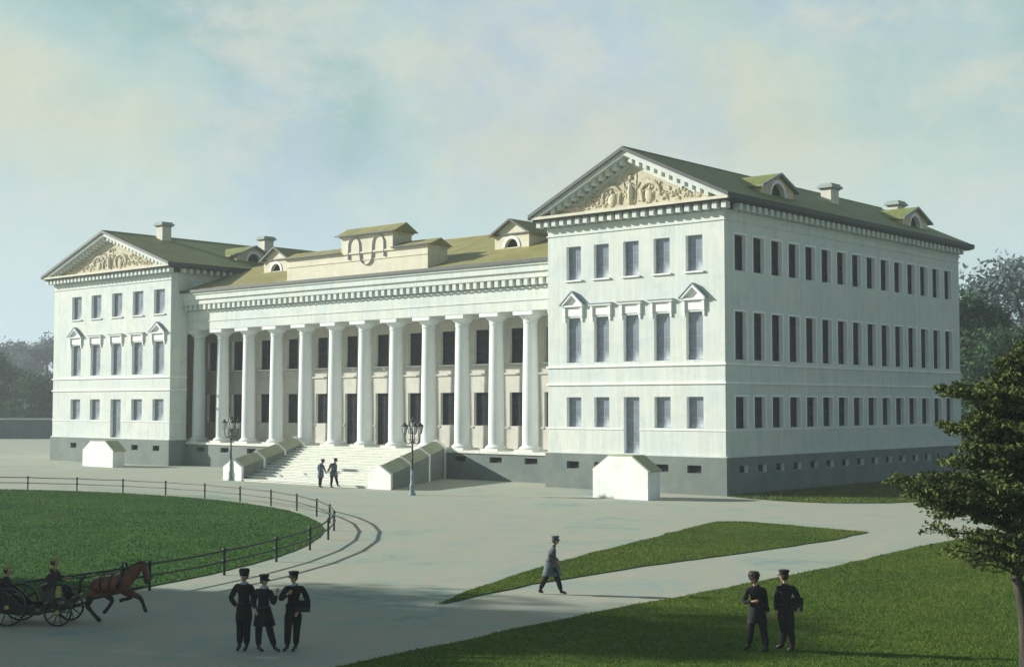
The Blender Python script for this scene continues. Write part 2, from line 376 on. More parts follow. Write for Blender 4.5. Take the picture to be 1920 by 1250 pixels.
def wing(x0, x1, y0, y1, centres, w, door_i, right_side, cut=None):
    """a wing: walls, plinth, bands, cornice, pediment, roof"""
    cx = (x0 + x1) / 2
    wb = MB(); holes = []
    for i, c in enumerate(centres):
        u = c - x0
        holes += [(u - w / 2, u + w / 2, *TOP), (u - w / 2, u + w / 2, *MID)]
        holes += [(u - w / 2, u + w / 2, 2.42 if i == door_i else GRD[0], GRD[1])]
    wall(wb, (x0, y0), (1, 0), (0, -1), 0, x1 - x0, 2.4, 17.3, holes)
    sh = []; sc_ = []
    if right_side:
        for k in range(15):
            c = 1.8 + 2.21 * k - y0
            for zz in (TOP, MID, GRD): sh.append((c - .68, c + .68, *zz))
            if k < 15: sc_.append((c - .5, c + .5, *CEL))
    if cut is None:
        wall(wb, (x1, y0), (0, 1), (1, 0), 0, y1 - y0, 2.4, 17.3, sh)
    else:
        wall(wb, (x1, y0), (0, 1), (1, 0), 0, cut - y0, 2.4, 17.3, [])
        wall(wb, (x1, y0), (0, 1), (1, 0), cut - y0, y1 - y0, 12.3, 17.3, [])
    wall(wb, (x0, y1), (0, -1), (-1, 0), 0, y1 - y0, 2.4, 17.3, [])
    wall(wb, (x1, y1), (-1, 0), (0, 1), 0, x1 - x0, 2.4, 17.3, [])
    wb.build('wing_wall', [M['stucco'], M['reveal']], PAL)
    # plinth
    pb = MB(); q = .14
    cel = [(c - x0 + q - .52, c - x0 + q + .52, *CEL) for i, c in enumerate(centres) if i != door_i]
    wall(pb, (x0 - q, y0 - q), (1, 0), (0, -1), 0, x1 - x0 + 2 * q, 0, 2.32, cel, 0, 0)
    ye = y1 if cut is None else cut
    wall(pb, (x1 + q, y0 - q), (0, 1), (1, 0), 0, ye - y0 + 2 * q, 0, 2.32, [(a + q, b_ + q, c, d) for a, b_, c, d in sc_], 0, 1)
    wall(pb, (x0 - q, y1 + q), (0, -1), (-1, 0), 0, y1 - y0 + 2 * q, 0, 2.32, [], 0, 0)
    pb.prism([(x0 - q, 2.32), (x1 + q, 2.32), (x1, 2.40), (x0, 2.40)], y0 - q, y0 - .001, 'XZ', 2)
    pb.prism([(y0 - q, 2.32), (ye + q, 2.32), (ye, 2.40), (y0, 2.40)], x1 + .001, x1 + q, 'YZ', 2)
    pb.build('plinth', [M['plinth'], M['white'], M['stucco']], PAL)
    # flat bands and sill band
    for z0, z1, p in ((8.0, 8.14, .10), (6.84, 6.98, .10)):
        s_ = MB(); s_.box(x0 - p, x1 + p, y0 - p, y0 - .003, z0, z1)
        s_.box(x1 + .003, x1 + p, y0 - .003, ye, z0, z1); s_.build('string_course', M['white'], PAL)
    s_ = MB(); dz = 4.0
    for a, b_ in [(x0 - .05, centres[door_i] - w / 2), (centres[door_i] + w / 2, x1 + .05)]: s_.box(a, b_, y0 - .05, y0 - .003, dz - .07, dz - .0)
    s_.box(x1 + .003, x1 + .05, y0 - .003, ye, dz - .07, dz); s_.build('sill_band', M['white'], PAL)
    # cornice
    cb = MB()
    cb.box(x0 - .07, x1 + .07, y0 - .07, y1 + .07, 16.92, 17.02)
    cb.box(x0 - .04, x1 + .04, y0 - .04, y1 + .04, 17.3, 17.98)
    cb.box(x0 - .12, x1 + .12, y0 - .12, y1 + .12, 17.42, 17.5)
    cb.box(x0 - .10, x1 + .10, y0 - .10, y1 + .10, 17.62, 17.97, 1)  # dark strip painted as the shade in the gaps between modillions
    n = int(round((x1 - x0 + .7) / .66)); st = (x1 - x0 + .7) / n
    for k in range(n + 1):
        x = x0 - .35 + st * k
        cb.box(x - .17, x + .17, y0 - .62, y0 - .122, 17.58, 17.975)
    n2 = int((y1 - y0) / .74)
    for k in range(1, n2):
        y = y0 + .3 + .74 * k
        if y > y1 - .4: break
        cb.box(x1 + .122, x1 + .62, y - .17, y + .17, 17.58, 17.975)
    cb.box(x0 - .72, x1 + .72, y0 - .78, y1 + .72, 17.98, 18.10, 1)
    cb.box(x0 - .85, x1 + .85, y0 - .92, y1 + .85, 18.10, 18.28, 2)
    cb.box(x1 + .852, x1 + .90, y0 - .80, y1 + .85, 18.02, 18.27, 1)
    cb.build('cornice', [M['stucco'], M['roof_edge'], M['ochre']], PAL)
    # gutter edge on the long sides
    s = (22.0 - 18.28) / (cx - x0 + .85)
    # pediment
    pd = MB()
    pd.prism([(x0 - .2, 18.28), (x1 + .2, 18.28), (cx, 18.28 + s * (cx - x0 + .2))], y0 - .02, y0 + .3, 'XZ')
    for sx in (-1, 1):
        e = sx * (cx - x0 + .85)
        pd.prism([(cx + e, 18.30), (cx + e * .90, 18.30), (cx, 18.30 + s * abs(e) * .90), (cx, 18.28 + s * abs(e))], y0 - .86, y0 - .022, 'XZ')
        zt = lambda d: 18.30 + s * (abs(e) * .90 - d); D = abs(e) * .90 - .75
        pd.prism([(cx, zt(0)), (cx + sx * D, zt(D)), (cx + sx * D, zt(D) - .33), (cx, zt(0) - .33)], y0 - .10 - .002 * sx, y0 - .0225, 'XZ', 1)  # bluish strip standing in for shade between the raking modillions
        L = abs(e) * .86; nn = int(L / .58)
        for k in range(nn):
            d = .35 + .58 * k; z = 18.30 + s * (abs(e) * .90 - d)
            x = cx + sx * d
            pd.prism([(x - .15, z - .34 + sx * s * .15), (x + .15, z - .34 - sx * s * .15), (x + .15, z + .03 - sx * s * .15), (x - .15, z + .03 + sx * s * .15)], y0 - .62, y0 - .023, 'XZ')
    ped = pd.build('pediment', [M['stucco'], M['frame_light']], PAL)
    rl = MB(); hh = s * (cx - x0 + .2) * .78; hw = (cx - x0) * .78; Y = y0 - .05; rr = random.Random(int(abs(x0)))
    k = (x1 - x0) / 14.1 * .5 + .5
    def at(u, v): return (cx + u * k, Y, 18.45 + v)
    # central standing figure, two curling arcs and a fringe of carved foliage
    rl.tube([at(0, .15), at(.02, .9), at(0, 1.5)], [.2, .26, .12], 8); rl.ell(at(0, 1.85), (.15, .14, .18))
    rl.tube([at(-.1, 1.35), at(-.45, 1.2), at(-.6, 1.65)], [.1, .08, .06], 6); rl.tube([at(.1, 1.35), at(.5, 1.1), at(.75, 1.45)], [.1, .08, .06], 6)
    rl.tube([at(.35, .2), at(.42, 1.0), at(.5, 2.05)], [.07, .05, .04], 6)
    for sx in (-1, 1):
        pts = [at(sx * (1.55 + .75 * math.cos(t)), .75 + .62 * math.sin(t)) for t in [PI * (-.15 + 1.15 * q_ / 10) for q_ in range(11)]]
        rl.tube(pts, [.07 + .10 * math.sin(PI * q_ / 10) for q_ in range(11)], 7)
        rl.ell(at(sx * 1.5, .5), (.36, .14, .42), rot=.3 * sx); rl.ell(at(sx * 1.55, 1.05), (.14, .13, .15))
        rl.tube([at(sx * .95, .2), at(sx * .9, .7), at(sx * .7, 1.1)], [.14, .17, .07], 7)
        for q_ in range(16):
            u = 2.2 + q_ * .24; vmax = max(.15, (hw / k - u) * s * k * .82)
            for r_ in range(3):
                v = .1 + rr.random() * min(vmax, 1.1)
                rl.tube([at(sx * u, v), at(sx * (u + .14), v + rr.uniform(-.05, .2)), at(sx * (u + rr.uniform(.2, .34)), v + rr.uniform(-.15, .1))], [.05, .10, .03], 6)
    for q_ in range(70):
        u = rr.uniform(-2.3, 2.3); v = rr.uniform(.08, max(.2, (hw - abs(u) * k) * s * .8))
        rl.ell(at(u, v), (rr.uniform(.05, .15), .08, rr.uniform(.05, .18)), 7, 5, rot=rr.uniform(-1, 1))
    rl.prism([(x0 + 1.3, 18.36), (x1 - 1.3, 18.36), (cx, 18.30 + s * (cx - x0 - 1.2))], y0 - .045, y0 - .021, 'XZ')
    rl.build('relief', M['relief'], ped, True)
    # roof
    rb = MB(); e = cx - x0 + .93; t = .13
    for sx in (-1, 1):
        rb.prism([(cx + sx * e, 18.285), (cx, 18.285 + s * e), (cx, 18.285 + s * e + t), (cx + sx * e, 18.285 + t)], y0 - .98, y1 + .92, 'XZ', 0)
        rb.box(cx + sx * e - .06, cx + sx * e + .06, y0 - .985, y1 + .925, 18.12, 18.44, 1)
        rb.prism([(cx + sx * (e + .02), 18.19), (cx, 18.19 + s * (e + .02)), (cx, 18.31 + s * e + t), (cx + sx * (e + .02), 18.31 + t)], y0 - 1.03, y0 - .982, 'XZ', 1)
    rb.prism([(x0, 18.285), (x1, 18.285), (cx, 18.285 + s * (cx - x0))], y1 - .1, y1 + .1, 'XZ', 2)
    rb.tube([(cx, y0 - .98, 18.29 + s * e + t), (cx, y1 + .9, 18.29 + s * e + t)], .07, 6, 0)
    rb.build('roof', [M['roof_y'], M['roof_edge'], M['stucco']], PAL)
    return s
RC = [-11.85, -9.52, -7.10, -4.68, -2.22]
LCn = [-75.7, -72.2, -68.6, -65.1, -61.65]
sR = wing(-14.1, 0, 0, 34.9, RC, 1.25, 2, True)
sL = wing(-79.9, -59.8, 1.2, 36.0, LCn, 1.75, 2, False, cut=3.0)
for cs, w, y, q in ((RC, 1.25, 0, .14), (LCn, 1.75, 1.2, .14)):
    for i, c in enumerate(cs):
        window('window', w, TOP[1] - TOP[0], (c, y, TOP[0]), 0, 'pane_front', 'frame_light')
        window('window', w, MID[1] - MID[0], (c, y, MID[0]), 0, 'pane_front', 'frame_light', 'pediment' if i in (0, 4) else 'flat', sill=False)
        if i == 2: window('door', w, GRD[1] - 2.42, (c, y, 2.42), 0, 'pane_front', 'frame_light', sill=False)
        else:
            window('window', w, GRD[1] - GRD[0], (c, y, GRD[0]), 0, 'pane_front', 'frame_light', sill=False)
            window('cellar_window', 1.04, CEL[1] - CEL[0], (c, y - q, CEL[0]), 0, 'pane_dark', 'frame', sill=False, muntin=False)
for k in range(15):
    c = 1.8 + 2.21 * k
    for zz, sl in ((TOP, False), (MID, False), (GRD, False)):
        window('window', 1.36, zz[1] - zz[0], (0, c, zz[0]), PI / 2, 'pane_dark', 'frame', sill=sl, trim=True)
    window('cellar_window', 1.0, CEL[1] - CEL[0], (.14, c, CEL[0]), PI / 2, 'pane_dark', 'frame', sill=False, muntin=False)

# ---- central block
YP, YC, YB = 3.0, 3.95, 7.75
COLX = [-59.20, -55.65, -51.85, -48.02, -44.15, -40.36, -36.74, -33.10, -29.45, -25.87, -22.38, -19.05, -15.75]
WX = [-62.83, -59.04, -54.9, -51.0, -46.95, -43.09, -39.23, -35.31, -31.56, -27.86, -24.1, -20.6, -17.2]
FL = 2.15
wb = MB(); holes = []
X0 = -66.5
for i, x in enumerate(WX):
    a, b_ = x - .32 - X0, x + 1.25 - X0
    holes.append((a, b_, 8.75, 11.45)); holes.append((a, b_, FL + .02 if i in (5, 6) else 3.9, 6.5))
wall(wb, (X0, YB), (1, 0), (0, -1), 0, -14.15 - X0, FL, 12.7, holes, 0, 1)
wb.box(X0, -14.15, YB - .12, YB - .003, 7.86, 7.98); wb.box(X0, -14.15, YB - .12, YB - .003, 8.45, 8.56)
for i in range(len(WX) - 1):
    wb.box(WX[i] + 1.27 - .0, WX[i + 1] - .34, YB - .07, YB - .003, 3.72, 3.86)
wb.box(X0, -14.15, 4.9, YB, 12.7, 12.8, 1)                      # porch ceiling
wb.box(X0 - .2, X0, 3.0, YB, FL, 12.8)
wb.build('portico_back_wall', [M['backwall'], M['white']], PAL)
for i, x in enumerate(WX):
    window('window', 1.57, 2.7, (x + .465, YB, 8.75), 0, 'pane_dark', 'frame', sill=True)
    if i in (5, 6): window('door', 1.57, 6.5 - FL - .02, (x + .465, YB, FL + .02), 0, 'pane_dark', 'frame', sill=False)
    else: window('window', 1.57, 2.6, (x + .465, YB, 3.9), 0, 'pane_dark', 'frame', sill=False)
pb = MB()
ch = [(c - .6 - X0, c + .6 - X0, 1.3, 1.72) for c in (-57.6, -54.0, -50.2, -25.2, -21.6, -18.2)]
wall(pb, (X0, YP), (1, 0), (0, -1), -59.8 + .16 - X0, -14.25 - X0, 0, 1.95, [h for h in ch if h[0] > 7], 0, 0)
pb.box(X0, -14.25, YP - .10, YB, 1.95, FL, 1)
pb.build('portico_plinth', [M['plinth'], M['step']], PAL)
for h in ch: window('cellar_window', 1.2, .42, ((h[0] + h[1]) / 2 + X0, YP, 1.3), 0, 'pane_dark', 'frame', sill=False, muntin=False)
eb = MB()
eb.box(-59.79, -14.11, YP, 4.9, 12.32, 14.0)
eb.box(-59.79, -14.11, YP - .06, YP - .002, 13.05, 13.13)
eb.box(-59.79, -14.11, YP + .08, 4.9, 14.0, 15.2)
eb.box(-59.79, -14.11, YP - .10, YP + .079, 13.92, 14.02)
n = 64; st = 45.4 / n
for k in range(n):
    x = -59.5 + st * k
    eb.box(x - .17, x + .17, YP - .42, YP + .078, 14.12, 14.62, 0)
eb.box(-59.79, -14.11, YP + .02, YP + .074, 14.2, 14.6, 1); eb.box(-59.79, -14.11, YP - .50, YP + .077, 14.62, 15.05); eb.box(-59.79, -14.11, YP - .66, YP + .4, 15.05, 15.5); eb.box(-59.79, -14.11, YP - .78, YP + .5, 15.5, 15.72)  # first box: gap shade behind the portico modillions, put in as colour
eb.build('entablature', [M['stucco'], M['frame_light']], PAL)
# columns
def shaft(n=28):
    mb = MB(); prof = []
    for i in range(15):
        t = i / 14; r = .60 - .10 * t ** 1.7; prof.append((r, 2.62 - FL + t * (11.45 - 2.62)))
    return mb.lathe(prof, n)
sm_ = shaft().mesh('column', M['column'], True)
bm_ = MB().box(-.86, .86, -.86, .86, 0, .16, 1).lathe([(.78, .16), (.83, .20), (.82, .28), (.74, .34), (.68, .38), (.63, .44), (.60, .475)], 28).mesh('column_base', [M['column'], M['step']], True)
cm_ = MB().lathe([(.505, 9.30), (.55, 9.33), (.55, 9.40), (.51, 9.44), (.52, 9.52), (.60, 9.62), (.74, 9.74), (.84, 9.84), (.86, 9.88)], 28).box(-.92, .92, -.92, .92, 9.88, 10.168).mesh('capital', M['column'], True)
for x in COLX:
    c = link('column', sm_, PAL, (x, YC, FL)); link('column_base', bm_, c); link('capital', cm_, c)
# central roof, ridge runs along x
RK = (19.75 - 15.80) / (13.6 - 2.2)
rb = MB()
rb.prism([(2.15, 15.74), (13.6, 19.69), (25.0, 15.74), (25.0, 15.88), (13.6, 19.83), (2.15, 15.88)], -59.79, -14.11, 'YZ', 0)
rb.box(-59.79, -14.11, 2.08, 2.149, 15.68, 15.92, 1)
rb.box(-59.79, -14.11, 24.4, 24.9, 2, 15.6, 2)
rb.tube([(-59.8, 13.6, 19.84), (-14.1, 13.6, 19.84)], .07, 6, 0)
rb.build('roof', [M['roof_x'], M['roof_edge'], M['stucco']], PAL)
# attic block over the portico with its raised centre
ab = MB(); YA = 2.35
ab.box(-44.75, -28.0, YA, 4.5, 15.75, 17.62, 0); ab.box(-44.87, -27.88, YA - .12, 4.62, 17.62, 17.76, 0)
ab.box(-44.79, -27.96, YA - .06, YA - .002, 17.05, 17.12, 0)
ab.box(-37.85, -31.85, YA - .03, 4.4, 17.76, 19.08, 0); ab.box(-37.97, -31.73, YA - .15, 4.52, 18.98, 19.14, 0)
att = ab.build('attic_block', [M['ochre']], PAL)
mo = MB(); c = (-37.85 - 31.85) / 2; yy = YA - .04
def arc(cx_, cz, r, a0, a1, n=9): return [(cx_ + r * math.cos(a0 + (a1 - a0) * i / n), yy, cz + r * math.sin(a0 + (a1 - a0) * i / n)) for i in range(n + 1)]
pts = [(c - 2.1, yy, 17.2)] + arc(c - 1.42, 18.32, .64, PI, 0) + arc(c, 17.38, .70, PI, 2 * PI) + arc(c + 1.42, 18.32, .64, PI, 0) + [(c + 2.08, yy, 17.2)]
mo.tube(pts, .12, 6, flat=.45); mo.build('arch_moulding', M['moulding'], att)
r2 = MB()
r2.prism([(2.0, 19.12), (4.75, 19.12), (3.4, 19.88)], -38.3, -31.4, 'YZ', 0)
r2.prism([(2.1, 17.765), (4.8, 17.765), (3.5, 18.38)], -45.05, -37.87, 'YZ', 0)
r2.prism([(2.1, 17.765), (4.8, 17.765), (3.5, 18.38)], -31.83, -27.7, 'YZ', 0)
for a, b_, y, z in ((-38.32, -31.38, 1.97, 19.08), (-45.07, -37.88, 2.07, 17.77), (-31.82, -27.68, 2.07, 17.77)): r2.box(a, b_, y - .04, y + .05, z, z + .09, 1)
r2.build('attic_roof', [M['roof_x'], M['roof_edge']], att)
# dormers: local x across the face, face at y = 0, body runs back along +y
def dormer(loc, rz, w, h, rise, back, R, wallm):
    b_ = MB(); n = 14; a = w / 2
    arcp = [(R * math.cos(PI - PI * i / n), .10 + R * math.sin(PI - PI * i / n)) for i in range(n + 1)]
    # face with a real arched opening: left, right and crown pieces
    top = lambda x: h + rise * (1 - abs(x) / a)
    P = lambda x, z, y=0: (x, y, z)
    b_.add([P(-a, -.3), P(-R, -.3), P(-R, .10), P(-R, top(-R)), P(-a, h)], [(0, 1, 2, 3, 4)], 0)
    b_.add([P(a, -.3), P(R, -.3), P(R, .10), P(R, top(R)), P(a, h)], [(4, 3, 2, 1, 0)], 0)
    b_.add([P(-R, -.3), P(R, -.3), P(R, .10), P(-R, .10)], [(0, 1, 2, 3)], 0)
    for i in range(n):
        x, z = arcp[i]; x2, z2 = arcp[i + 1]
        b_.add([P(x, z), P(x2, z2), P(x2, top(x2)), P(x, top(x))], [(0, 1, 2, 3)], 0)
        b_.add([P(x, z), P(x2, z2), P(x2, z2, .35), P(x, z, .35)], [(0, 1, 2, 3)], 1)
    for sx in (-1, 1): b_.add([P(sx * a, -.6), P(sx * a, h), P(sx * a, h, back), P(sx * a, -.6, back)], [(0, 1, 2, 3)], 0)
    d = b_.build('dormer', [M[wallm], M['white']], PAL, loc=loc, rz=rz)
    g_ = MB(); g_.add([P(0, .10, .30)] + [P(x, z, .30) for x, z in arcp], [tuple([0, i + 1, i + 2]) for i in range(n)], 0)
    g_.build('dormer_window', M['pane_dark'], d)
    s_ = MB()
    for i in range(n):
        t0, t1 = PI - PI * i / n, PI - PI * (i + 1) / n
        q = [(r * math.cos(t), .10 + r * math.sin(t)) for r, t in ((R, t0), (R, t1), (R + .24, t1), (R + .24, t0))]
        s_.prism(q, -.06, -.003, 'XZ')
    s_.build('arch_surround', M['white'], d)
    r_ = MB(); e = a + .3; sl = rise / a
    for sx in (-1, 1):
        r_.prism([(sx * e, h - sl * .3 + .02), (0, h + rise + .02), (0, h + rise + .14), (sx * e, h - sl * .3 + .14)], -.3, back, 'XZ', 0)
        r_.prism([(sx * (e + .03), h - sl * .3 - .02), (0, h + rise), (0, h + rise + .16), (sx * (e + .03), h - sl * .3 + .15)], -.36, -.302, 'XZ', 1)
    if rz == 0: 
        r_.box(-a + .0, a - .0, -.14, -.004, h - .08, h + .02, 1)
    r_.build('dormer_roof', [M['roof_x'] if rz == 0 else M['roof_y'], M['lamp_foot'] if rz else M['roof_edge']], d)
dormer((-23.55, 7.0, 17.52), 0, 3.5, 1.15, 1.0, 6.5, .66, 'ochre')
dormer((-52.0, 7.0, 17.52), 0, 3.5, 1.15, 1.0, 6.5, .66, 'ochre')
dormer((-1.5, 9.05, 19.42), PI / 2, 4.3, .62, .92, 4.4, .88, 'dormer')
dormer((-1.5, 30.2, 19.42), PI / 2, 4.6, .62, .95, 4.4, .88, 'dormer')
dormer((-62.4, 12.6, 19.50), PI / 2, 4.2, .62, .95, 4.4, .80, 'dormer')
def chimney(x, y, z0, z1, a, b_):
    c_ = MB().box(x - a, x + a, y - b_, y + b_, z0, z1 - .42).build('chimney', M['chimney'], PAL)
    k = MB().box(x - a - .08, x + a + .08, y - b_ - .08, y + b_ + .08, z1 - .44, z1 - .34)
    k.box(x - a - .22, x + a + .22, y - b_ - .22, y + b_ + .22, z1 - .34, z1 - .16, 0).box(x - a - .1, x + a + .1, y - b_ - .1, y + b_ + .1, z1 - .16, z1)
    k.build('chimney_cap', M['chimney_cap'], c_)
chimney(-4.2, 21.4, 20, 22.15, .42, .62); chimney(-4.2, 32.6, 20, 22.1, .42, .62)
chimney(-68.7, 6.4, 20, 23.45, .50, .52); chimney(-69.0, 19.3, 20.5, 23.25, .5, .6)

# ------------------------------------------------------------------ staircase with two stepped cheek walls
ST = thing('staircase', 'broad pale stone staircase between two stepped cheek walls below the portico', 'staircase', (0, 0, 0))
yb, yf = 2.88, -9.35
def sx_(y, xb, xf): t = (yb - y) / (yb - yf); return xb + (xf - xb) * t
XB, XF = (-43.2, -27.6), (-35.45, -21.75)
nst = 14; s_ = MB()
for k in range(nst):
    ya = yf + (yb - yf) * k / nst; z1 = FL * (k + 1) / nst - .004; z0 = 0 if k == 0 else FL * k / nst - .12
    ycx = [(sx_(ya, XB[0], XF[0]) - .2, ya), (sx_(ya, XB[1], XF[1]) + .2, ya), (XB[1] + .2, yb), (XB[0] - .2, yb)]
    yn = yf + (yb - yf) * (k + 1) / nst + .25
    if k < nst - 1: ycx[2] = (sx_(yn, XB[1], XF[1]) + .2, yn); ycx[3] = (sx_(yn, XB[0], XF[0]) - .2, yn)
    s_.prism(ycx, z0 if k else 0, z1, 'XY')
    s_.prism([(ycx[0][0] + .02, ya - .05), (ycx[1][0] - .02, ya - .05), (ycx[1][0] - .02, ya + .02), (ycx[0][0] + .02, ya + .02)], z1 - .05, z1 + .006, 'XY')
s_.build('steps', M['step'], ST)
def cheek(xf0, xf1, xb0, xb1):
    # wall of pointed section that climbs beside the steps in three flights, a pale collar between them
    def ring(y, z, grow=0.0):
        t = (yb - y) / (yb - yf); a = xb0 + (xf0 - xb0) * t - grow; b_ = xb1 + (xf1 - xb1) * t + grow; m_ = (a + b_) / 2
        return [(a, y, 0), (b_, y, 0), (b_, y, z + grow * .6), (m_, y, z + .55 + grow), (a, y, z + grow * .6)]
    ys = [yf, yf + (yb - yf) * .33, yf + (yb - yf) * .67, yb - .15]; w_ = MB()
    zf = lambda y: .98 + (y - yf) / (yb - yf) * 1.32
    def seg(y0, y1, grow, cap):
        A, B = ring(y0, zf(y0), grow), ring(y1, zf(y1), grow)
        w_.add(A + B, [(0, 1, 2, 3, 4)], 0); w_.add(A + B, [(9, 8, 7, 6, 5)], 0)
        w_.add(A + B, [(1, 6, 7, 2), (4, 9, 5, 0)], 1 if not cap else 0); w_.add(A + B, [(2, 7, 8, 3), (3, 8, 9, 4)], 2 if not cap else 0)
    seg(yf, yb - .15, 0, False)
    for y in (yf + .02, ys[1], ys[2]): seg(y - .12, y + .26, .045, True)
    seg(yb - .3, yb + .3, .06, True)
    w_.build('cheek_wall', [M['white'], M['plinth'], M['coping']], ST)
cheek(-21.8, -19.7, -28.6, -26.6)
cheek(-37.5, -35.4, -45.2, -43.1)

# ------------------------------------------------------------------ the two gabled cellar huts in front of the wings
def hut(x0, x1, y0, y1, ze, zt, tw, label):
    t = thing('cellar_hut', label, 'hut', ((x0 + x1) / 2, y0, 0), 0, 'gabled cellar huts in front of the wings')
    a = (x1 - x0) / 2; d = y1 - y0
    MB().prism([(-a, 0), (a, 0), (a, ze), (tw / 2, zt), (-tw / 2, zt), (-a, ze)], 0, d, 'XZ').build('wall', M['white'], t)
    r_ = MB(); e = .12
    for sx in (-1, 1):
        sl = (zt - ze) / (a - tw / 2)
        r_.prism([(sx * (a + e), ze - sl * e + .01), (sx * tw / 2, zt + .01), (sx * tw / 2, zt + .08), (sx * (a + e), ze - sl * e + .08)], .04, d + .1, 'XZ')
    r_.box(-tw / 2, tw / 2, .04, d + .1, zt + .01, zt + .08)
    r_.build('roof', M['coping'], t)
hut(-5.45, -1.40, -6.2, -5.0, 1.70, 2.50, 1.7, 'small white gabled cellar hut before the right wing, larger in view')
hut(-65.8, -60.9, -3.9, -2.7, 1.45, 2.25, 2.4, 'small white gabled cellar hut before the far left wing')

# ------------------------------------------------------------------ street lamps
def lamp():
    t = thing('street_lamp', 'iron street lamp', 'street lamp', (0, 0, 0), 0, 'five lantern street lamps by the stairs')
    MB().lathe([(.22, 0), (.22, .10), (.16, .16), (.14, .5), (.17, .56), (.17, .62), (.11, .70), (.10, 1.2), (.12, 1.26), (.09, 1.32), (.08, 1.55)], 16).build('lamp_foot', M['lamp_foot'], t, True)
    MB().lathe([(.075, 1.54), (.065, 2.2), (.09, 2.25), (.06, 2.32), (.05, 3.2), (.10, 3.28), (.06, 3.36), (.05, 3.8), (.08, 3.86), (.04, 3.95), (.04, 4.02)], 14).build('pole', M['iron'], t, True)
    lan = MB(); fr = MB()
    lan.lathe([(.10, .06), (.175, .48)], 6)
    fr.lathe([(.05, 0), (.10, .03), (.10, .065), (.02, .07)], 6); fr.lathe([(.195, .475), (.215, .51), (.14, .60), (.07, .65), (.07, .69), (.03, .73), (.01, .80)], 6)
    for i in range(6):
        a = PI / 3 * i; fr.tube([(.103 * math.cos(a), .103 * math.sin(a), .06), (.182 * math.cos(a), .182 * math.sin(a), .48)], .018, 4)
    fm, lm = fr.mesh('lantern', M['iron']), lan.mesh('lantern_glass', M['lantern'])
    spots = [(0, 0, 4.0)] + [(.50 * math.cos(TH + PI / 2 * k + .35), .50 * math.sin(TH + PI / 2 * k + .35), 3.74) for k in range(4)]
    for p in spots: l_ = link('lantern', fm, t, p); link('lantern_glass', lm, l_)
    for x, y, z in spots[1:]:
        k = MB(); pts = []
        for i in range(11):
            u = i / 10; r = .06 + .44 * math.sin(u * PI / 2); zz = 3.25 + .47 * (1 - math.cos(u * PI / 2)) - .18 * math.sin(u * PI)
            pts.append((x / .5 * r, y / .5 * r, zz))
        k.tube(pts, .028, 6)
        cx_, cy_ = x / .5 * .22, y / .5 * .22
        k.tube([(cx_ + x / .6 * .09 * math.cos(a), cy_ + y / .6 * .09 * math.cos(a), 3.36 + .09 * math.sin(a)) for a in [2 * PI * i / 10 for i in range(9)]], .016, 5)
        k.build('bracket', M['iron'], t)
    return t
L1 = lamp(); L1.location = (-14.96, -12.04, 0); L1['label'] = 'black lamp post with lanterns before the right cheek wall of the stairs'
L2 = copy_tree(L1); L2.location = (-36.5, -9.5, 0); L2['label'] = 'black lamp post with lanterns beside the left cheek wall of the stairs'

# ------------------------------------------------------------------ low iron railing round the lawn
FN = thing('lawn_railing', 'low dark iron railing with two rails curving round the big lawn', 'railing', (LC[0], LC[1], 0))
FR = 35.0; a0, a1 = math.radians(-42), math.radians(160); step = 3.95 / FR
pm = MB().lathe([(.05, 0), (.05, .06), (.045, .08), (.045, .74), (.075, .78), (.075, .84), (.03, .90)], 8).ell((0, 0, .45), (.08, .08, .08)).mesh('post', M['rail'], True)
a = a0; angs = []
while a <= a1: angs.append(a); a += step
for a in angs: link('post', pm, FN, (FR * math.cos(a), FR * math.sin(a), 0))
for z, r in ((.80, .036), (.45, .032)):
    pts = []
    for i in range(len(angs) - 1):
        for k in range(4):
            t = angs[i] + step * k / 4; pts.append((FR * math.cos(t), FR * math.sin(t), z - .02 * math.sin(PI * k / 4)))
    pts.append((FR * math.cos(angs[-1]), FR * math.sin(angs[-1]), z))
    MB().tube(pts, r, 6).build('rail', M['rail'], FN, True)

# ------------------------------------------------------------------ far board fence
BF = thing('board_fence', 'tall dark board fence with a pale cap left of the palace', 'fence', (-156, 45, 0), math.radians(41.3))
b_ = MB()
for i in range(-130, 170):
    x = i * .3; b_.box(x + .01, x + .29, -.02, .02, 0, 3.0 + random.uniform(-.03, .03))
b_.build('board_panel', M['board'], BF)
MB().box(-39, 51, -.2, .2, 3.05, 3.3).build('fence_cap', M['board_cap'], BF)
for i in range(-9, 13): MB().box(i * 4 - .12, i * 4 + .12, -.16, -.03, 0, 3.04).build('post', M['board'], BF)

# ------------------------------------------------------------------ trees
def leaf_mesh(name, blobs, size, mat, flat=0.0, up=0.35):
    """many leaf quads scattered through blob volumes; blobs: (centre, radii, count)"""
    Vs = []
    for c, r, n in blobs:
        d = rng.normal(0, 1, (n, 3)); d /= np.linalg.norm(d, axis=1)[:, None]
        rad = rng.uniform(0.25, 1.0, n) ** 0.5 * (1 + 0.18 * rng.normal(0, 1, n))
        p = d * rad[:, None] * np.array(r) + np.array(c)
        nrm = rng.normal(0, 1, (n, 3)) + np.array([0, 0, up * 3]); nrm /= np.linalg.norm(nrm, axis=1)[:, None]
        t = np.cross(nrm, rng.normal(0, 1, (n, 3))); t /= np.linalg.norm(t, axis=1)[:, None]
        bt = np.cross(nrm, t); s = size * rng.uniform(0.6, 1.4, n)[:, None]
        q = np.stack([p - t * s, p - bt * s * .45, p + t * s, p + bt * s * .45], 1)
        Vs.append(q.reshape(-1, 3))
    V = np.concatenate(Vs); return raw_mesh(name, V, np.arange(len(V)).reshape(-1, 4), mat)
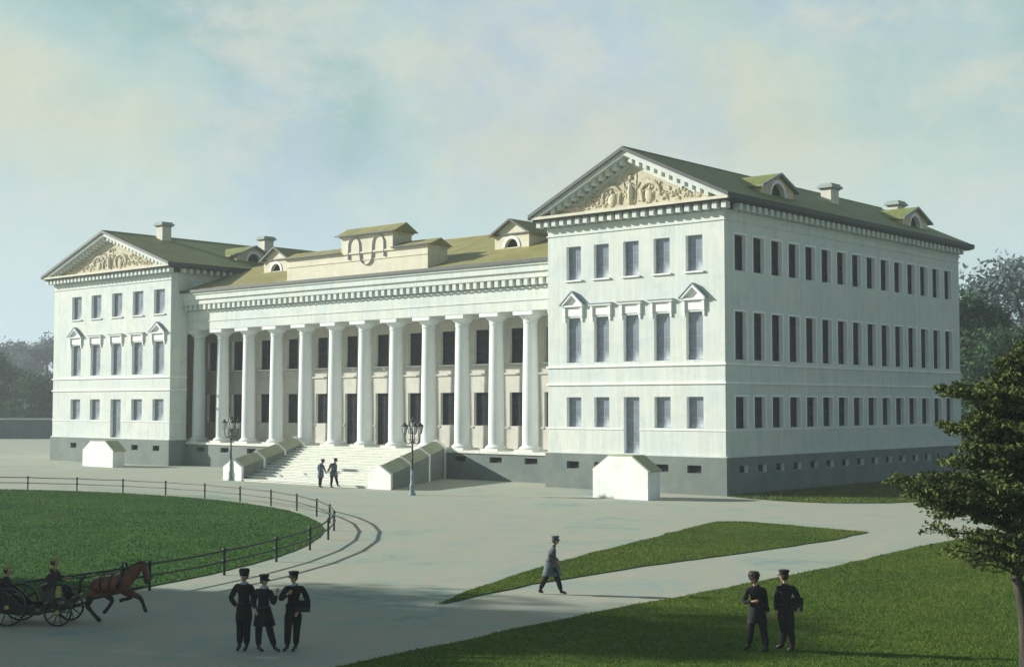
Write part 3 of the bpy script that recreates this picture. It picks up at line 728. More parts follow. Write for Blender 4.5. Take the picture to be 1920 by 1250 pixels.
def far_tree(x, y, h, w, mat, label, group, cat='tree', seed=0, n=9000, leaf=.35, trunk_h=.28, lobes=26):
    r_ = random.Random(seed); t = thing('tree', label, cat, (x, y, 0), 0, group)
    tk = MB(); hh = h * .8; R = h * .022
    tk.tube([(0, 0, 0), (R, 0, hh * .3), (0, R, hh * .65), (R, R, hh)], [R * 1.6, R, R * .7, R * .2], 8)
    blobs = []
    for i in range(lobes):
        a = r_.uniform(0, 2 * PI); v = r_.random(); z = h * (trunk_h + (1 - trunk_h) * v * .94)
        pr_ = math.sin(PI * min(1, max(.12, .18 + v * .76))) ** .7
        d = w * .5 * pr_ * r_.uniform(.25, .95); k = w * r_.uniform(.10, .20)
        c = (d * math.cos(a), d * math.sin(a), z); blobs.append((c, (k, k, k * r_.uniform(.5, .85)), int(n / lobes)))
        if i % 3 == 0:
            zz = max(hh * .25, z - h * .22); tk.tube([(0, 0, zz), (c[0] * .5, c[1] * .5, (zz + z) / 2), c], [R * .5, R * .35, R * .12], 5)
    tk.build('trunk', M['bark'], t)
    link('crown', leaf_mesh('crown', blobs, leaf, M[mat]), t)
    return t
G1 = 'trees behind the right wing'
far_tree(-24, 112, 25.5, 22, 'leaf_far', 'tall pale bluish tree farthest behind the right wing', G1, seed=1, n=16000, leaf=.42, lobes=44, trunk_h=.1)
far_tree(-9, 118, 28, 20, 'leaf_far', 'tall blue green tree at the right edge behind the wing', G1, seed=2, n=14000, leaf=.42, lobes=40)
far_tree(-14.5, 70, 17.5, 12, 'leaf_mid', 'rounded blue green tree touching the back corner of the right wing', G1, seed=3, n=20000, leaf=.30, trunk_h=.02, lobes=60)
far_tree(-5, 60, 13.5, 12, 'leaf_mid', 'lower green tree behind the near layered tree', G1, seed=4, n=16000, leaf=.28, trunk_h=.02, lobes=50)
far_tree(6, 66, 15.5, 13, 'leaf_mid', 'green tree at the right edge behind the near layered tree', G1, seed=5, n=12000, leaf=.28, trunk_h=.04, lobes=40)
G2 = 'trees beyond the board fence'
far_tree(-205, 60, 14.5, 15, 'leaf_mid', 'dark green tree beyond the board fence at the left edge', G2, seed=6, n=20000, leaf=.34, trunk_h=.02, lobes=60)
far_tree(-191, 62, 10.8, 13, 'leaf_mid', 'lower dark green tree beyond the board fence next to the palace', G2, seed=7, n=14000, leaf=.34, trunk_h=.02, lobes=46)
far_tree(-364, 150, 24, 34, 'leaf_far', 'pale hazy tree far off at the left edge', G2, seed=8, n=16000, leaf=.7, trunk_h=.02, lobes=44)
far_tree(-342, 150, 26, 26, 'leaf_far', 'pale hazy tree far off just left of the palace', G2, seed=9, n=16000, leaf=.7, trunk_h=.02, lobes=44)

# near layered tree at the right
def near_tree(loc):
    t = thing('tree', 'dark layered tree with a leaning trunk in front of the right wing', 'tree', loc, TH)
    r_ = random.Random(5); tk = MB()
    main = [(0, 0, -.1), (-.03, 0, .5), (-.04, 0, 1.0), (-.10, 0, 1.6), (-.20, 0, 2.0), (-.05, .05, 2.7), (.1, .05, 3.6), (.22, 0, 4.8), (.38, 0, 5.8), (.5, 0, 7.0)]
    tk.tube(main, [.18, .14, .125, .12, .115, .09, .075, .06, .045, .015], 12)
    blobs = []
    def limb(z0, ang, R, z1, th, dens):
        # a limb and the flat pads of leaves it carries
        i = 0
        while i < len(main) - 2 and main[i + 1][2] < z0: i += 1
        f = (z0 - main[i][2]) / (main[i + 1][2] - main[i][2]); o = Vector(main[i]).lerp(Vector(main[i + 1]), min(1, max(0, f)))
        tip = Vector((o.x + R * math.cos(ang), o.y + R * math.sin(ang), z1)); mid = o.lerp(tip, .5) + Vector((0, 0, .12))
        r0 = .05 if R > 1.4 else .032
        tk.tube([o, o.lerp(mid, .5) + Vector((r_.uniform(-.05, .05), r_.uniform(-.05, .05), .04)), mid, mid.lerp(tip, .5), tip], [r0, r0 * .75, r0 * .55, r0 * .35, .008], 6)
        n = max(3, int(R / .28))
        for k in range(n):
            u = .22 + .78 * (k + .5) / n; p = (o.lerp(mid, u * 2) if u < .5 else mid.lerp(tip, u * 2 - 1))
            for s in range(3):
                wv = R * .30 * (1.1 - abs(u - .6)); off = r_.uniform(-1, 1) * wv
                px = p.x - math.sin(ang) * off; py = p.y + math.cos(ang) * off
                c = (px + r_.uniform(-.1, .1), py, p.z + .06 + r_.uniform(-.12, .10) - .10 * abs(off))
                k2 = r_.uniform(.11, .30); blobs.append((c, (k2 * 1.2, k2 * 1.2, th * r_.uniform(.35, .8)), int(dens * r_.uniform(40, 120))))
    layers = [(2.05, 1.0, 2.30, .08, .12, 4), (2.15, 1.45, 2.65, .10, .18, 5), (2.5, 1.75, 3.05, .13, .45, 6), (2.9, 1.95, 3.5, .13, .8, 7), (3.3, 2.35, 4.0, .16, 1.0, 9), (3.9, 1.65, 4.5, .16, 1.1, 8), (4.3, 1.25, 4.8, .16, 1.0, 7),
              (4.7, 1.75, 5.2, .16, 1.1, 8), (5.1, 1.1, 5.5, .16, 1.1, 7), (5.4, 1.85, 5.95, .17, 1.2, 8), (5.7, .9, 6.2, .16, 1.0, 6), (6.0, .75, 6.55, .15, 1.0, 5), (6.4, .4, 6.9, .14, 1.0, 4)]
    for li, (z0, R, z1, th, dens, n) in enumerate(layers):
        ph = r_.uniform(0, .6)
        for k in range(n):
            ang = PI + ph + 2 * PI * k / n + r_.uniform(-.25, .25)
            limb(z0 + r_.uniform(-.25, .2), ang, R * r_.uniform(.5, 1.1), z1 + r_.uniform(-.28, .22), th, dens)
        limb(z0, PI + r_.uniform(-.12, .12), R * 1.10, z1 - .05, th, dens)
    for k in range(30):   # dense inner mass round the trunk
        z = r_.uniform(3.3, 6.2); blobs.append(((.35 + r_.uniform(-.7, .6), r_.uniform(-.6, .6), z), (.42, .42, .26), 300))
    tk.build('trunk', M['bark'], t, True)
    link('crown', leaf_mesh('crown', blobs, .052, M['leaf_near'], up=.35), t)
    return t
near_tree((34.25, -42.57, 0))

# added trees, unseen to the left, put in to shade the near left corner
def added_shade_tree(x, y, h, w, seed, label):
    return far_tree(x, y, h, w, 'leaf_mid', label, 'added shade trees left of the view', seed=seed, n=14000, leaf=.26, trunk_h=.12, lobes=44)
added_shade_tree(-3, -59.5, 13, 11, 21, 'added tall green shade tree left of the carriage, nearest the drive')
added_shade_tree(-13, -64, 17.5, 13, 22, 'added broad green shade tree left of the carriage, second from the drive')
added_shade_tree(5, -63.5, 10.5, 10, 23, 'added round green shade tree left of the carriage, closest to the viewer')
added_shade_tree(-25, -71, 20, 14, 24, 'added green shade tree left of the carriage, farthest from the drive')

# ------------------------------------------------------------------ people
M['skin'] = mottled('skin', (0.38, 0.22, 0.14), (0.48, 0.29, 0.19), 8.0, rough=0.6, bs=0)
M['black_cloth'] = mottled('black_wool', (0.004, 0.0045, 0.006), (0.012, 0.012, 0.015), 6.0, rough=.95, bs=0.7, bd=.03, bscale=9)
M['grey_cloth'] = mottled('grey_blue_wool', (0.05, 0.07, 0.08), (0.11, 0.14, 0.15), 4.0, bs=0.6, bd=.03, bscale=9)
M['blue_cloth'] = mottled('slate_blue_wool', (0.09, 0.13, 0.20), (0.14, 0.18, 0.26), 5.0, bs=0.3, bscale=60)
M['brown_cloth'] = mottled('dark_brown_cloth', (0.03, 0.022, 0.018), (0.05, 0.035, 0.03), 5.0, bs=0.3, bscale=60)
M['collar'] = mottled('pale_blue_collar', (0.25, 0.36, 0.45), (0.3, 0.42, 0.5), 5.0, bs=0)
M['boot'] = mottled('black_leather', (0.005, 0.005, 0.005), (0.010, 0.010, 0.010), 6.0, rough=0.4, bs=0.05)
M['hair'] = mottled('dark_hair', (0.012, 0.009, 0.007), (0.03, 0.02, 0.015), 20.0, rough=0.7, bs=0.4, bscale=80)
M['eye'] = mottled('dark_eye', (0.01, 0.01, 0.01), (0.02, 0.015, 0.01), 20.0, rough=0.3, bs=0)
M['paper'] = mottled('yellowed_paper', (0.55, 0.52, 0.25), (0.62, 0.60, 0.32), 6.0, bs=0)

def skin_raw(nodes, edges, root=0, sub=1):
    """nodes: list of ((x,y,z), r); grows a continuous skin over the edges and returns verts, faces"""
    me = bpy.data.meshes.new('tmp'); me.from_pydata([n[0] for n in nodes], edges, [])
    bm = bmesh.new(); bm.from_mesh(me); bm.verts.ensure_lookup_table()
    lay = bm.verts.layers.skin.verify()
    for i, v in enumerate(bm.verts):
        r = nodes[i][1]; v[lay].radius = (r, r) if not isinstance(r, tuple) else r; v[lay].use_root = (i == root)
    bm.to_mesh(me); bm.free()
    o = bpy.data.objects.new('tmp', me); col.objects.link(o)
    s = o.modifiers.new('s', 'SKIN'); s.use_smooth_shade = True; s.branch_smoothing = 0.6
    if sub: u = o.modifiers.new('u', 'SUBSURF'); u.levels = sub; u.render_levels = sub
    dg = bpy.context.evaluated_depsgraph_get(); ev = o.evaluated_get(dg); m2 = ev.to_mesh()
    vs = [tuple(v.co) for v in m2.vertices]; fs = [tuple(p.vertices) for p in m2.polygons]
    ev.to_mesh_clear(); bpy.data.objects.remove(o); bpy.data.meshes.remove(me)
    return vs, fs
def chain(nodes, edges, start, pts):
    """append a chain of ((x,y,z), r) after node index start; returns last index"""
    prev = start
    for p in pts: nodes.append(p); edges.append((prev, len(nodes) - 1)); prev = len(nodes) - 1
    return prev
def hand_nodes(nodes, edges, wrist_i, wrist, d, side, spread):
    """palm, four unequal curled fingers and a thumb leaving the side of the palm"""
    d = d.normalized(); s = side.normalized(); n = d.cross(s).normalized()
    palm = wrist + d * .055; pi = chain(nodes, edges, wrist_i, [(tuple(palm), .024)])
    for k, L in enumerate((.070, .080, .075, .058)):
        off = s * (-.024 + .016 * k); a = palm + d * .030 + off; b_ = a + d * L * .5 - n * .006; c = b_ + d * L * .32 - n * .022
        chain(nodes, edges, pi, [(tuple(a), .010), (tuple(b_), .008), (tuple(c), .0065)])
    a = palm - d * .012 - s * .032; b_ = a + d * .028 - s * .018; c = b_ + d * .024 - n * .010
    chain(nodes, edges, pi, [(tuple(a), .011), (tuple(b_), .009), (tuple(c), .0075)])
def head_mesh(mb, c, f, k=1.0):
    """head with brow, nose, mouth, chin and ears; c centre, f facing direction"""
    f = Vector(f).normalized(); r_ = Vector((0, 0, 1)).cross(f).normalized(); up = f.cross(r_).normalized()
    if up.z < 0: up = -up
    nu, nv = 20, 14; vs = []
    for j in range(nv + 1):
        p = PI * j / nv
        for i in range(nu):
            t = 2 * PI * i / nu; x, y, z = math.sin(p) * math.cos(t), math.sin(p) * math.sin(t), math.cos(p)   # x forward
            X, Y, Z = x * .098, y * .077, z * .118
            if z < 0: Y *= 1 + .28 * z; X = X * (1 + .10 * z) + (.012 * -z if x > 0 else 0)          # jaw narrows, chin forward
            if x > .80 and -.30 < z < .12: X += .030 * max(0, 1 - abs(y) / .22) * (1 - (z + .3) * .9)  # nose
            if x > .6 and .02 < z < .30 and .15 < abs(y) < .55: X -= .009                              # eye sockets
            if x > .80 and -.52 < z < -.40: X += .006                                                  # lips
            P = Vector(c) + (f * X + r_ * Y + up * Z) * k
            vs.append(tuple(P))
    fs = [(j * nu + i, (j + 1) * nu + i, (j + 1) * nu + (i + 1) % nu, j * nu + (i + 1) % nu) for j in range(nv) for i in range(nu)]
    mb.add(vs, fs, 0)
    for sy in (-1, 1):
        e = Vector(c) + (f * .083 + r_ * sy * .030 + up * .012) * k; mb.ell(tuple(e), (.011 * k,) * 3, 8, 6, 1)
        a = Vector(c) + (r_ * sy * .078 + up * -.005 - f * .005) * k
        mb.ell(tuple(a), (.014 * k, .014 * k, .028 * k), 8, 6, 0)
    return f, r_, up
def cap_mesh(c, f, k, kind='peaked'):
    mb = MB(); f = Vector(f).normalized(); r_ = Vector((0, 0, 1)).cross(f).normalized(); b = Vector(c) + Vector((0, 0, .045 * k))
    if kind == 'peaked':
        prof = [(.098, -.01), (.101, .035), (.116, .060), (.122, .080), (.114, .096), (.06, .106), (.01, .108)]
        mb.lathe([(r * k, z * k) for r, z in prof], 20, tuple(b - f * .008 * k))
        vs = []; n = 9
        for i in range(n):
            a = -1.05 + 2.1 * i / (n - 1); d = f * math.cos(a) + r_ * math.sin(a)
            q = .055 * math.cos(a) ** 1.0
            for dz in (0, -.006): vs += [tuple(b + d * .098 * k + Vector((0, 0, (.004 + dz) * k))), tuple(b + d * (.102 + q) * k + Vector((0, 0, (-.028 + dz) * k)))]
        fs = []
        for i in range(n - 1):
            o = i * 4; q = o + 4; fs += [(o, o + 1, q + 1, q), (o + 2, q + 2, q + 3, o + 3), (o + 1, o + 3, q + 3, q + 1)]
        mb.add(vs, fs, 0)
    elif kind == 'fur':
        mb.lathe([(.09 * k, -.03 * k), (.112 * k, .0), (.122 * k, .04 * k), (.118 * k, .08 * k), (.09 * k, .11 * k), (.04 * k, .12 * k), (.01, .121 * k)], 20, tuple(b))
        rr = random.Random(3)
        for i in range(60):
            a = rr.uniform(0, 2 * PI); z = rr.uniform(-.04, .10) * k; r = .112 * k * (1 - max(0, z - .05 * k) * 5)
            mb.ell((b.x + r * math.cos(a), b.y + r * math.sin(a), b.z + z), (.025 * k,) * 3, 6, 4)
    elif kind == 'tall':
        mb.lathe([(.100 * k, -.03 * k), (.112 * k, .03 * k), (.122 * k, .08 * k), (.105 * k, .125 * k), (.03 * k, .135 * k), (.01, .136 * k)], 20, tuple(b))
    return mb
def person(label, loc, J, face, k=1.0, coat='black_cloth', legs='black_cloth', hem=.78, flare=.17, cap='peaked', capm='black_cloth', collar=None, carry=None, group=None, seated=False, rz=TH, lit=None, fists=(1, 1)):
    """J: joints in the viewer's frame (x right, y away, z up, metres)"""
    t = thing('person', label, 'person', loc, rz, group)
    V = lambda n: Vector(J[n]) * k
    f = Vector(face).normalized()
    pel, chest, neck, head = V('pelvis'), V('chest'), V('neck'), V('head')
    nodes = [(tuple(pel), .10 * k)]; edges = []
    w = chain(nodes, edges, 0, [(tuple(pel.lerp(chest, .45)), .095 * k), (tuple(chest), .11 * k)])
    nk = chain(nodes, edges, w, [(tuple(neck), .055 * k), (tuple(neck.lerp(head, .55)), .05 * k)])
    arms = []
    for s in 'LR':
        sh, el, ha = V('sh' + s), V('el' + s), V('ha' + s)
        i = chain(nodes, edges, w, [(tuple(sh), .058 * k), (tuple(sh.lerp(el, .5)), .047 * k), (tuple(el), .040 * k), (tuple(el.lerp(ha, .5)), .036 * k), (tuple(ha), .025 * k)])
        d = (ha - el); side = d.cross(Vector((0, 1, 0.2))); hand_nodes(nodes, edges, i, ha, d, side, 1)
        hi, kn, an = V('hi' + s), V('kn' + s), V('an' + s)
        toe = Vector(J['to' + s]) * k if 'to' + s in J else an + Vector((f.x, f.y, 0)) * .17 * k - Vector((0, 0, .055 * k))
        chain(nodes, edges, 0, [(tuple(hi), .090 * k), (tuple(hi.lerp(kn, .5)), .075 * k), (tuple(kn), .056 * k), (tuple(kn.lerp(an, .35)), .055 * k), (tuple(an), .036 * k), (tuple(toe), .030 * k)])
    vs, fs = skin_raw(nodes, edges); mb = MB().add(vs, fs, 0)
    ff, fr_, fu = head_mesh(mb, head, f, k)
    mb.build('body', [M['skin'], M['eye']], t, True)
    # hair over the back and sides of the head
    hb = MB(); hb.ell(tuple(head - ff * .022 * k + Vector((0, 0, .018 * k))), (.094 * k, .094 * k, .112 * k), 14, 9); hb.build('hair', M['hair'], t, True)
    # coat: torso and sleeves as one skin, skirt as a flared loft
    cn = [(tuple(pel - Vector((0, 0, .06 * k))), .16 * k)]; ce = []
    w = chain(cn, ce, 0, [(tuple(pel.lerp(chest, .25)), .150 * k), (tuple(pel.lerp(chest, .6)), .156 * k), (tuple(chest), .172 * k)])
    chain(cn, ce, w, [(tuple(chest.lerp(neck, .75)), .095 * k), (tuple(neck + Vector((0, 0, .02 * k))), .075 * k)])
    for s in 'LR':
        sh, el, ha = V('sh' + s), V('el' + s), V('ha' + s)
        chain(cn, ce, w, [(tuple(sh), .088 * k), (tuple(sh.lerp(el, .5)), .076 * k), (tuple(el), .068 * k), (tuple(el.lerp(ha, .92)), .052 * k)])
    vs, fs = skin_raw(cn, ce); cm = MB().add(vs, fs, 0)
    if not seated:
        rings = []; hz = hem * k; n = 24; m_ = (V('knL') + V('knR')) / 2; dx = abs(V('knL').x - V('knR').x) * .5
        for j in range(7):
            u = j / 6; z = (pel.z + .12 * k) * (1 - u) + hz * u; c = pel.lerp(m_, u * (pel.z - hz) / max(.1, pel.z - m_.z))
            rx = .162 * k + (flare * k + dx * .35 - .135 * k) * u; ry = .145 * k + .05 * k * u
            for i in range(n):
                a = 2 * PI * i / n; q = 1 + .06 * u * math.sin(a * 5 + 1)
                rings.append((c.x + rx * q * math.cos(a), c.y + ry * q * math.sin(a), z))
        cm.add(rings, [(j * n + i, (j + 1) * n + i, (j + 1) * n + (i + 1) % n, j * n + (i + 1) % n) for j in range(6) for i in range(n)], 0)
    cm.build('coat', M[coat], t, True)
    if not seated:
        zb = pel.z + .10 * k; MB().tube([(pel.x + .158 * k * math.cos(a), pel.y + .142 * k * math.sin(a), zb) for a in [2 * PI * i / 20 for i in range(21)]], .022 * k, 6).build('belt', M['boot'], t, True)
    if collar: MB().tube([tuple(neck + Vector((.075 * math.cos(a), .075 * math.sin(a), -.005)) * 1) for a in [2 * PI * i / 12 for i in range(13)]], .028 * k, 6).build('collar', M[collar], t, True)
    tm = MB(); bo = MB()
    for s in 'LR':
        hi, kn, an = V('hi' + s), V('kn' + s), V('an' + s)
        toe = Vector(J['to' + s]) * k if 'to' + s in J else an + Vector((f.x, f.y, 0)) * .17 * k - Vector((0, 0, .055 * k))
        tn = [(tuple(hi), .122 * k), (tuple(hi.lerp(kn, .5)), .110 * k), (tuple(kn), .088 * k), (tuple(kn.lerp(an, .4)), .084 * k), (tuple(kn.lerp(an, .9)), .068 * k)]
        v_, f_ = skin_raw(tn, [(i, i + 1) for i in range(4)]); tm.add(v_, f_, 0)
        g_ = (toe - an); heel = an - Vector((g_.x, g_.y, 0)).normalized() * .035 * k + Vector((0, 0, min(0, g_.z) * .8))
        v_, f_ = skin_raw([(tuple(kn.lerp(an, .7)), .058 * k), (tuple(an), .048 * k), (tuple(an.lerp(toe, .55)), .042 * k), (tuple(toe), .034 * k), (tuple(heel), .036 * k)], [(0, 1), (1, 2), (2, 3), (1, 4)]); bo.add(v_, f_, 0)
    tm.build('trousers', M[legs], t, True); bo.build('boots', M['boot'], t, True)
    cap_mesh(head, f, k, cap).build('cap', M[capm], t, True)
    return t
def stand(dx=0, sp=.10, **kw):
    J = dict(pelvis=(0, 0, .93), chest=(0, 0, 1.28), neck=(0, 0, 1.47), head=(0, 0, 1.62), shL=(-.17, 0, 1.40), shR=(.17, 0, 1.40), elL=(-.24, .02, 1.12), elR=(.24, .02, 1.12),
             haL=(-.22, -.08, .88), haR=(.22, -.08, .88), hiL=(-.09, 0, .90), hiR=(.09, 0, .90), knL=(-.10, -.01, .48), knR=(.10, -.01, .48), anL=(-sp, 0, .085), anR=(sp, 0, .085))
    J.update(kw); return J
# group of three on the drive
person('person in a black tunic and tall cap with hand on hip, leftmost of the three', (19.72, -51.50, 0),
       stand(shL=(-.15, 0, 1.42), shR=(.15, 0, 1.42), elL=(-.31, .05, 1.13), haL=(-.14, -.06, .95), elR=(.20, .10, 1.10), haR=(.10, .13, .93), anL=(-.09, 0, .085), anR=(.08, -.05, .085), knL=(-.08, 0, .48), knR=(.07, -.02, .48)),
       (-.15, -1, 0), 1.03, cap='tall', collar='collar', hem=.66, flare=.13, group='three students talking on the drive')
person('person in a black tunic raising a forearm, middle of the three', (20.22, -51.32, 0),
       stand(pelvis=(-.02, 0, .92), elL=(-.26, .08, 1.12), haL=(-.18, -.08, .96), elR=(.24, -.10, 1.10), haR=(.31, -.18, 1.34), knL=(-.12, 0, .48), anL=(-.12, 0, .085), knR=(.14, -.02, .48), anR=(.26, 0, .085), shR=(.15, 0, 1.38), shL=(-.18, .02, 1.40)),
       (.75, -.65, 0), .985, collar='collar', hem=.60, flare=.19, group='three students talking on the drive')
P3 = person('person in a black coat holding a flat satchel, rightmost of the three', (20.66, -50.82, 0),
       stand(head=(-.01, -.01, 1.62), elL=(-.29, -.08, 1.14), haL=(-.10, -.22, 1.29), shR=(.18, .03, 1.40), elR=(.31, .04, 1.10), haR=(.13, -.12, .88), knL=(-.12, -.03, .48), anL=(-.14, 0, .085), knR=(.07, 0, .48), anR=(.05, 0, .085), pelvis=(-.02, 0, .93)),
       (-.35, -.95, 0), 1.02, collar='collar', hem=.76, flare=.10, group='three students talking on the drive')
# satchel under the arm
def satchel(loc, w, h, label):
    s = thing('satchel', label, 'satchel', loc, TH)
    MB().box(-w / 2, w / 2, -.035, .035, 0, h).build('pouch', M['boot'], s)
    MB().box(-w / 2 - .008, w / 2 + .008, -.048, -.036, h * .45, h + .012).build('flap', M['black_cloth'], s)
    MB().tube([(-.05, 0, h), (-.045, 0, h + .045), (.045, 0, h + .045), (.05, 0, h)], .008, 6).build('handle', M['boot'], s)
    return s
satchel((20.66 + .30 * math.cos(TH) + .05, -50.82 + .30 * math.sin(TH) - .22 * math.cos(TH), .90), .34, .26, 'flat black satchel under the arm of the rightmost of the three')
# walker
person('person in a long grey coat and peaked cap striding across the path', (19.24, -39.86, 0),
       stand(pelvis=(-.03, 0, .90), chest=(0, 0, 1.25), neck=(.05, 0, 1.43), head=(.09, -.01, 1.57), shL=(-.08, .10, 1.36), shR=(-.02, -.14, 1.36), elL=(.02, .16, 1.08), haL=(.20, .12, .95), elR=(-.10, -.20, 1.08), haR=(.14, -.18, .96),
             hiL=(-.04, .08, .87), hiR=(-.02, -.08, .87), knL=(-.20, .08, .47), knR=(.14, -.08, .49), anL=(-.38, .08, .11), anR=(.26, -.08, .085), toL=(-.26, .08, .03), toR=(.42, -.08, .04)),
       (.85, -.5, 0), 1.0, coat='grey_cloth', hem=.55, flare=.20, capm='grey_cloth')
# pair at the right
GP = 'two students walking over the lawn'
person('person with a shaggy fur cap walking on the lawn beside a companion', (28.66, -43.98, 0),
       stand(head=(-.06, -.02, 1.62), neck=(-.03, 0, 1.46), shL=(-.19, 0, 1.40), shR=(.17, 0, 1.38), elL=(-.29, -.02, 1.09), haL=(-.12, -.20, 1.14), elR=(.20, .06, 1.08), haR=(.26, .0, .84), knL=(-.14, .02, .49), anL=(-.17, .10, .11), knR=(.14, -.04, .48), anR=(.20, -.06, .085)),
       (-.75, -.45, 0), 1.02, cap='fur', capm='hair', hem=.66, flare=.15, group=GP)
person('person in a black tunic and round cap walking at the right of a companion', (29.14, -43.55, 0),
       stand(head=(-.02, .02, 1.63), shL=(-.16, 0, 1.40), shR=(.18, 0, 1.40), elL=(-.18, .06, 1.10), haL=(-.20, -.02, .86), elR=(.31, .02, 1.10), haR=(.26, -.16, .94), knL=(-.02, .05, .49), anL=(-.06, .12, .11), knR=(.10, -.04, .48), anR=(.15, -.06, .085)),
       (-.55, .75, 0), 1.04, cap='peaked', hem=.68, flare=.13, group=GP)
satchel((29.14 + .27 * math.cos(TH) + .06, -43.55 + .27 * math.sin(TH) - .12, .93), .26, .30, 'black satchel at the elbow of the right hand lawn walker')
# two on the stairs foot
GS = 'two people at the foot of the stairs'
person('person in a slate blue coat at the foot of the stairs, left of the pair', (-25.0, -10.75, 0),
       stand(head=(.12, 0, 1.60), neck=(.06, 0, 1.46), chest=(.0, 0, 1.27), elL=(-.16, .05, 1.1), haL=(-.10, -.1, .88), elR=(.20, 0, 1.14), haR=(.30, -.03, .96), shL=(-.15, 0, 1.39), shR=(.12, 0, 1.39), anL=(-.08, 0, .085), anR=(-.02, -.04, .085), knL=(-.06, 0, .48), knR=(.0, 0, .48)),
       (.9, -.35, 0), 1.10, coat='blue_cloth', hem=.62, flare=.16, group=GS, capm='brown_cloth')
person('person in a grey coat stepping out from the stair foot, right of the pair', (-24.3, -10.25, 0),
       stand(head=(.13, 0, 1.62), neck=(.07, 0, 1.47), elL=(-.24, 0, 1.12), haL=(-.36, -.03, .96), elR=(.16, -.1, 1.1), haR=(.20, -.18, .95), knL=(-.10, 0, .48), anL=(-.14, 0, .085), knR=(.18, 0, .50), anR=(.26, .05, .14)),
       (.9, -.35, 0), 1.12, coat='grey_cloth', hem=.66, flare=.19, group=GS)

# ------------------------------------------------------------------ carriage, horse, driver, passenger
M['coach'] = mottled('black_coach_paint', (0.004, 0.005, 0.004), (0.008, 0.010, 0.008), 4.0, rough=0.35, bs=0.05)
M['coach_trim'] = mottled('worn_yellow_trim', (0.30, 0.30, 0.08), (0.38, 0.36, 0.12), 5.0, bs=0)
M['seat'] = mottled('dark_green_leather', (0.02, 0.03, 0.02), (0.035, 0.045, 0.03), 5.0, rough=0.5, bs=0.2)
M['horse'] = mottled('bay_horse_coat', (0.05, 0.015, 0.007), (0.22, 0.06, 0.02), 2.2, rough=0.5, bs=0.15, bscale=40)
M['horse_dark'] = mottled('black_horse_hair', (0.008, 0.006, 0.005), (0.02, 0.014, 0.01), 8.0, rough=0.6, bs=0.5, bscale=50)
CB = Vector((12.70, -52.62, 0))
CAR = thing('carriage', 'black open horse drawn carriage at the lower left', 'carriage', tuple(CB), TH)
def wheel(x, y, r):
    w = MB(); pts = [(r * math.cos(a), 0, r * math.sin(a)) for a in [2 * PI * i / 28 for i in range(29)]]
    w.tube(pts, .028, 6)
    for i in range(10):
        a = 2 * PI * i / 10; w.tube([(.05 * math.cos(a), 0, .05 * math.sin(a)), (r * math.cos(a), 0, r * math.sin(a))], [.018, .013], 5)
    o = w.build('wheel', M['coach'], CAR, True, (x, y, r + .015))
    MB().tube([(0, -.07, 0), (0, .07, 0)], .055, 10).build('hub', M['coach_trim'], o, True)
for y in (-.48, .48): wheel(-.62, y, .46); wheel(.66, y, .34)
bd = MB()
prof = [(-1.12, .95), (-1.15, .62), (-.95, .42), (-.30, .36), (.15, .36), (.25, .55), (.62, .58), (.72, .50), (.98, .72), (1.02, .70), (.78, .42), (.70, .40), (.32, .42), (.18, .26), (-.35, .26), (-1.0, .32), (-1.28, .58), (-1.24, .98)]
bd.prism(prof, -.40, .40, 'XZ')
for y in (-.43, .40):
    bd.prism([(-1.25, .96), (-1.2, .50), (-.95, .34), (-.30, .28), (.12, .28), (.05, .52), (-.30, .50), (-.55, .74), (-.85, .98)], y, y + .03, 'XZ')
bd.build('coach_body', M['coach'], CAR)
MB().box(-1.12, -.62, -.38, .38, .42, .62).prism([(-1.26, .60), (-1.12, .60), (-1.22, 1.12), (-1.36, 1.10)], -.38, .38, 'XZ').build('rear_seat', M['seat'], CAR)
MB().box(.20, .58, -.34, .34, .60, .84).prism([(.18, .84), (.24, .84), (.20, 1.0), (.14, 1.0)], -.34, .34, 'XZ').build('driver_seat', M['seat'], CAR)
fh = MB()
for i in range(4):
    a0_, a1_ = 2.0 + i * .28, 2.0 + (i + 1) * .28
    pa, pb_ = (-.95 + .55 * math.cos(a0_), .85 + .45 * math.sin(a0_)), (-.95 + .55 * math.cos(a1_), .85 + .45 * math.sin(a1_))
    fh.prism([pa, pb_, (pb_[0] - .05, pb_[1] + .03), (pa[0] - .03, pa[1] + .05)], -.42, .42, 'XZ')
fh.build('folded_hood', M['coach'], CAR)
ax = MB()
for x, r in ((-.62, .475), (.66, .355)): ax.tube([(x, -.48, r), (x, .48, r)], .025, 6)
ax.tube([(-.62, 0, .46), (0, 0, .24), (.66, 0, .36)], .03, 6)
for y in (-.3, .3): ax.tube([(-.95, y, .42), (-.62, y, .50), (-.3, y, .34)], .022, 5); ax.tube([(.4, y, .46), (.66, y, .40), (.9, y, .52)], .022, 5)
ax.build('undercarriage', M['coach'], CAR, True)
sh = MB()
for y in (-.34, .34): sh.tube([(.66, y * .7, .40), (1.0, y, .45), (1.5, y, .66), (2.3, y * .95, .84), (2.62, y * .8, .90)], [.03, .028, .026, .024, .02], 6)
sh.build('shafts', M['coach'], CAR, True)
lt = MB().box(.60, .72, -.50, -.38, .72, .92).ell((.66, -.44, .95), (.07, .07, .05))
lt.build('carriage_lamp', M['coach_trim'], CAR)

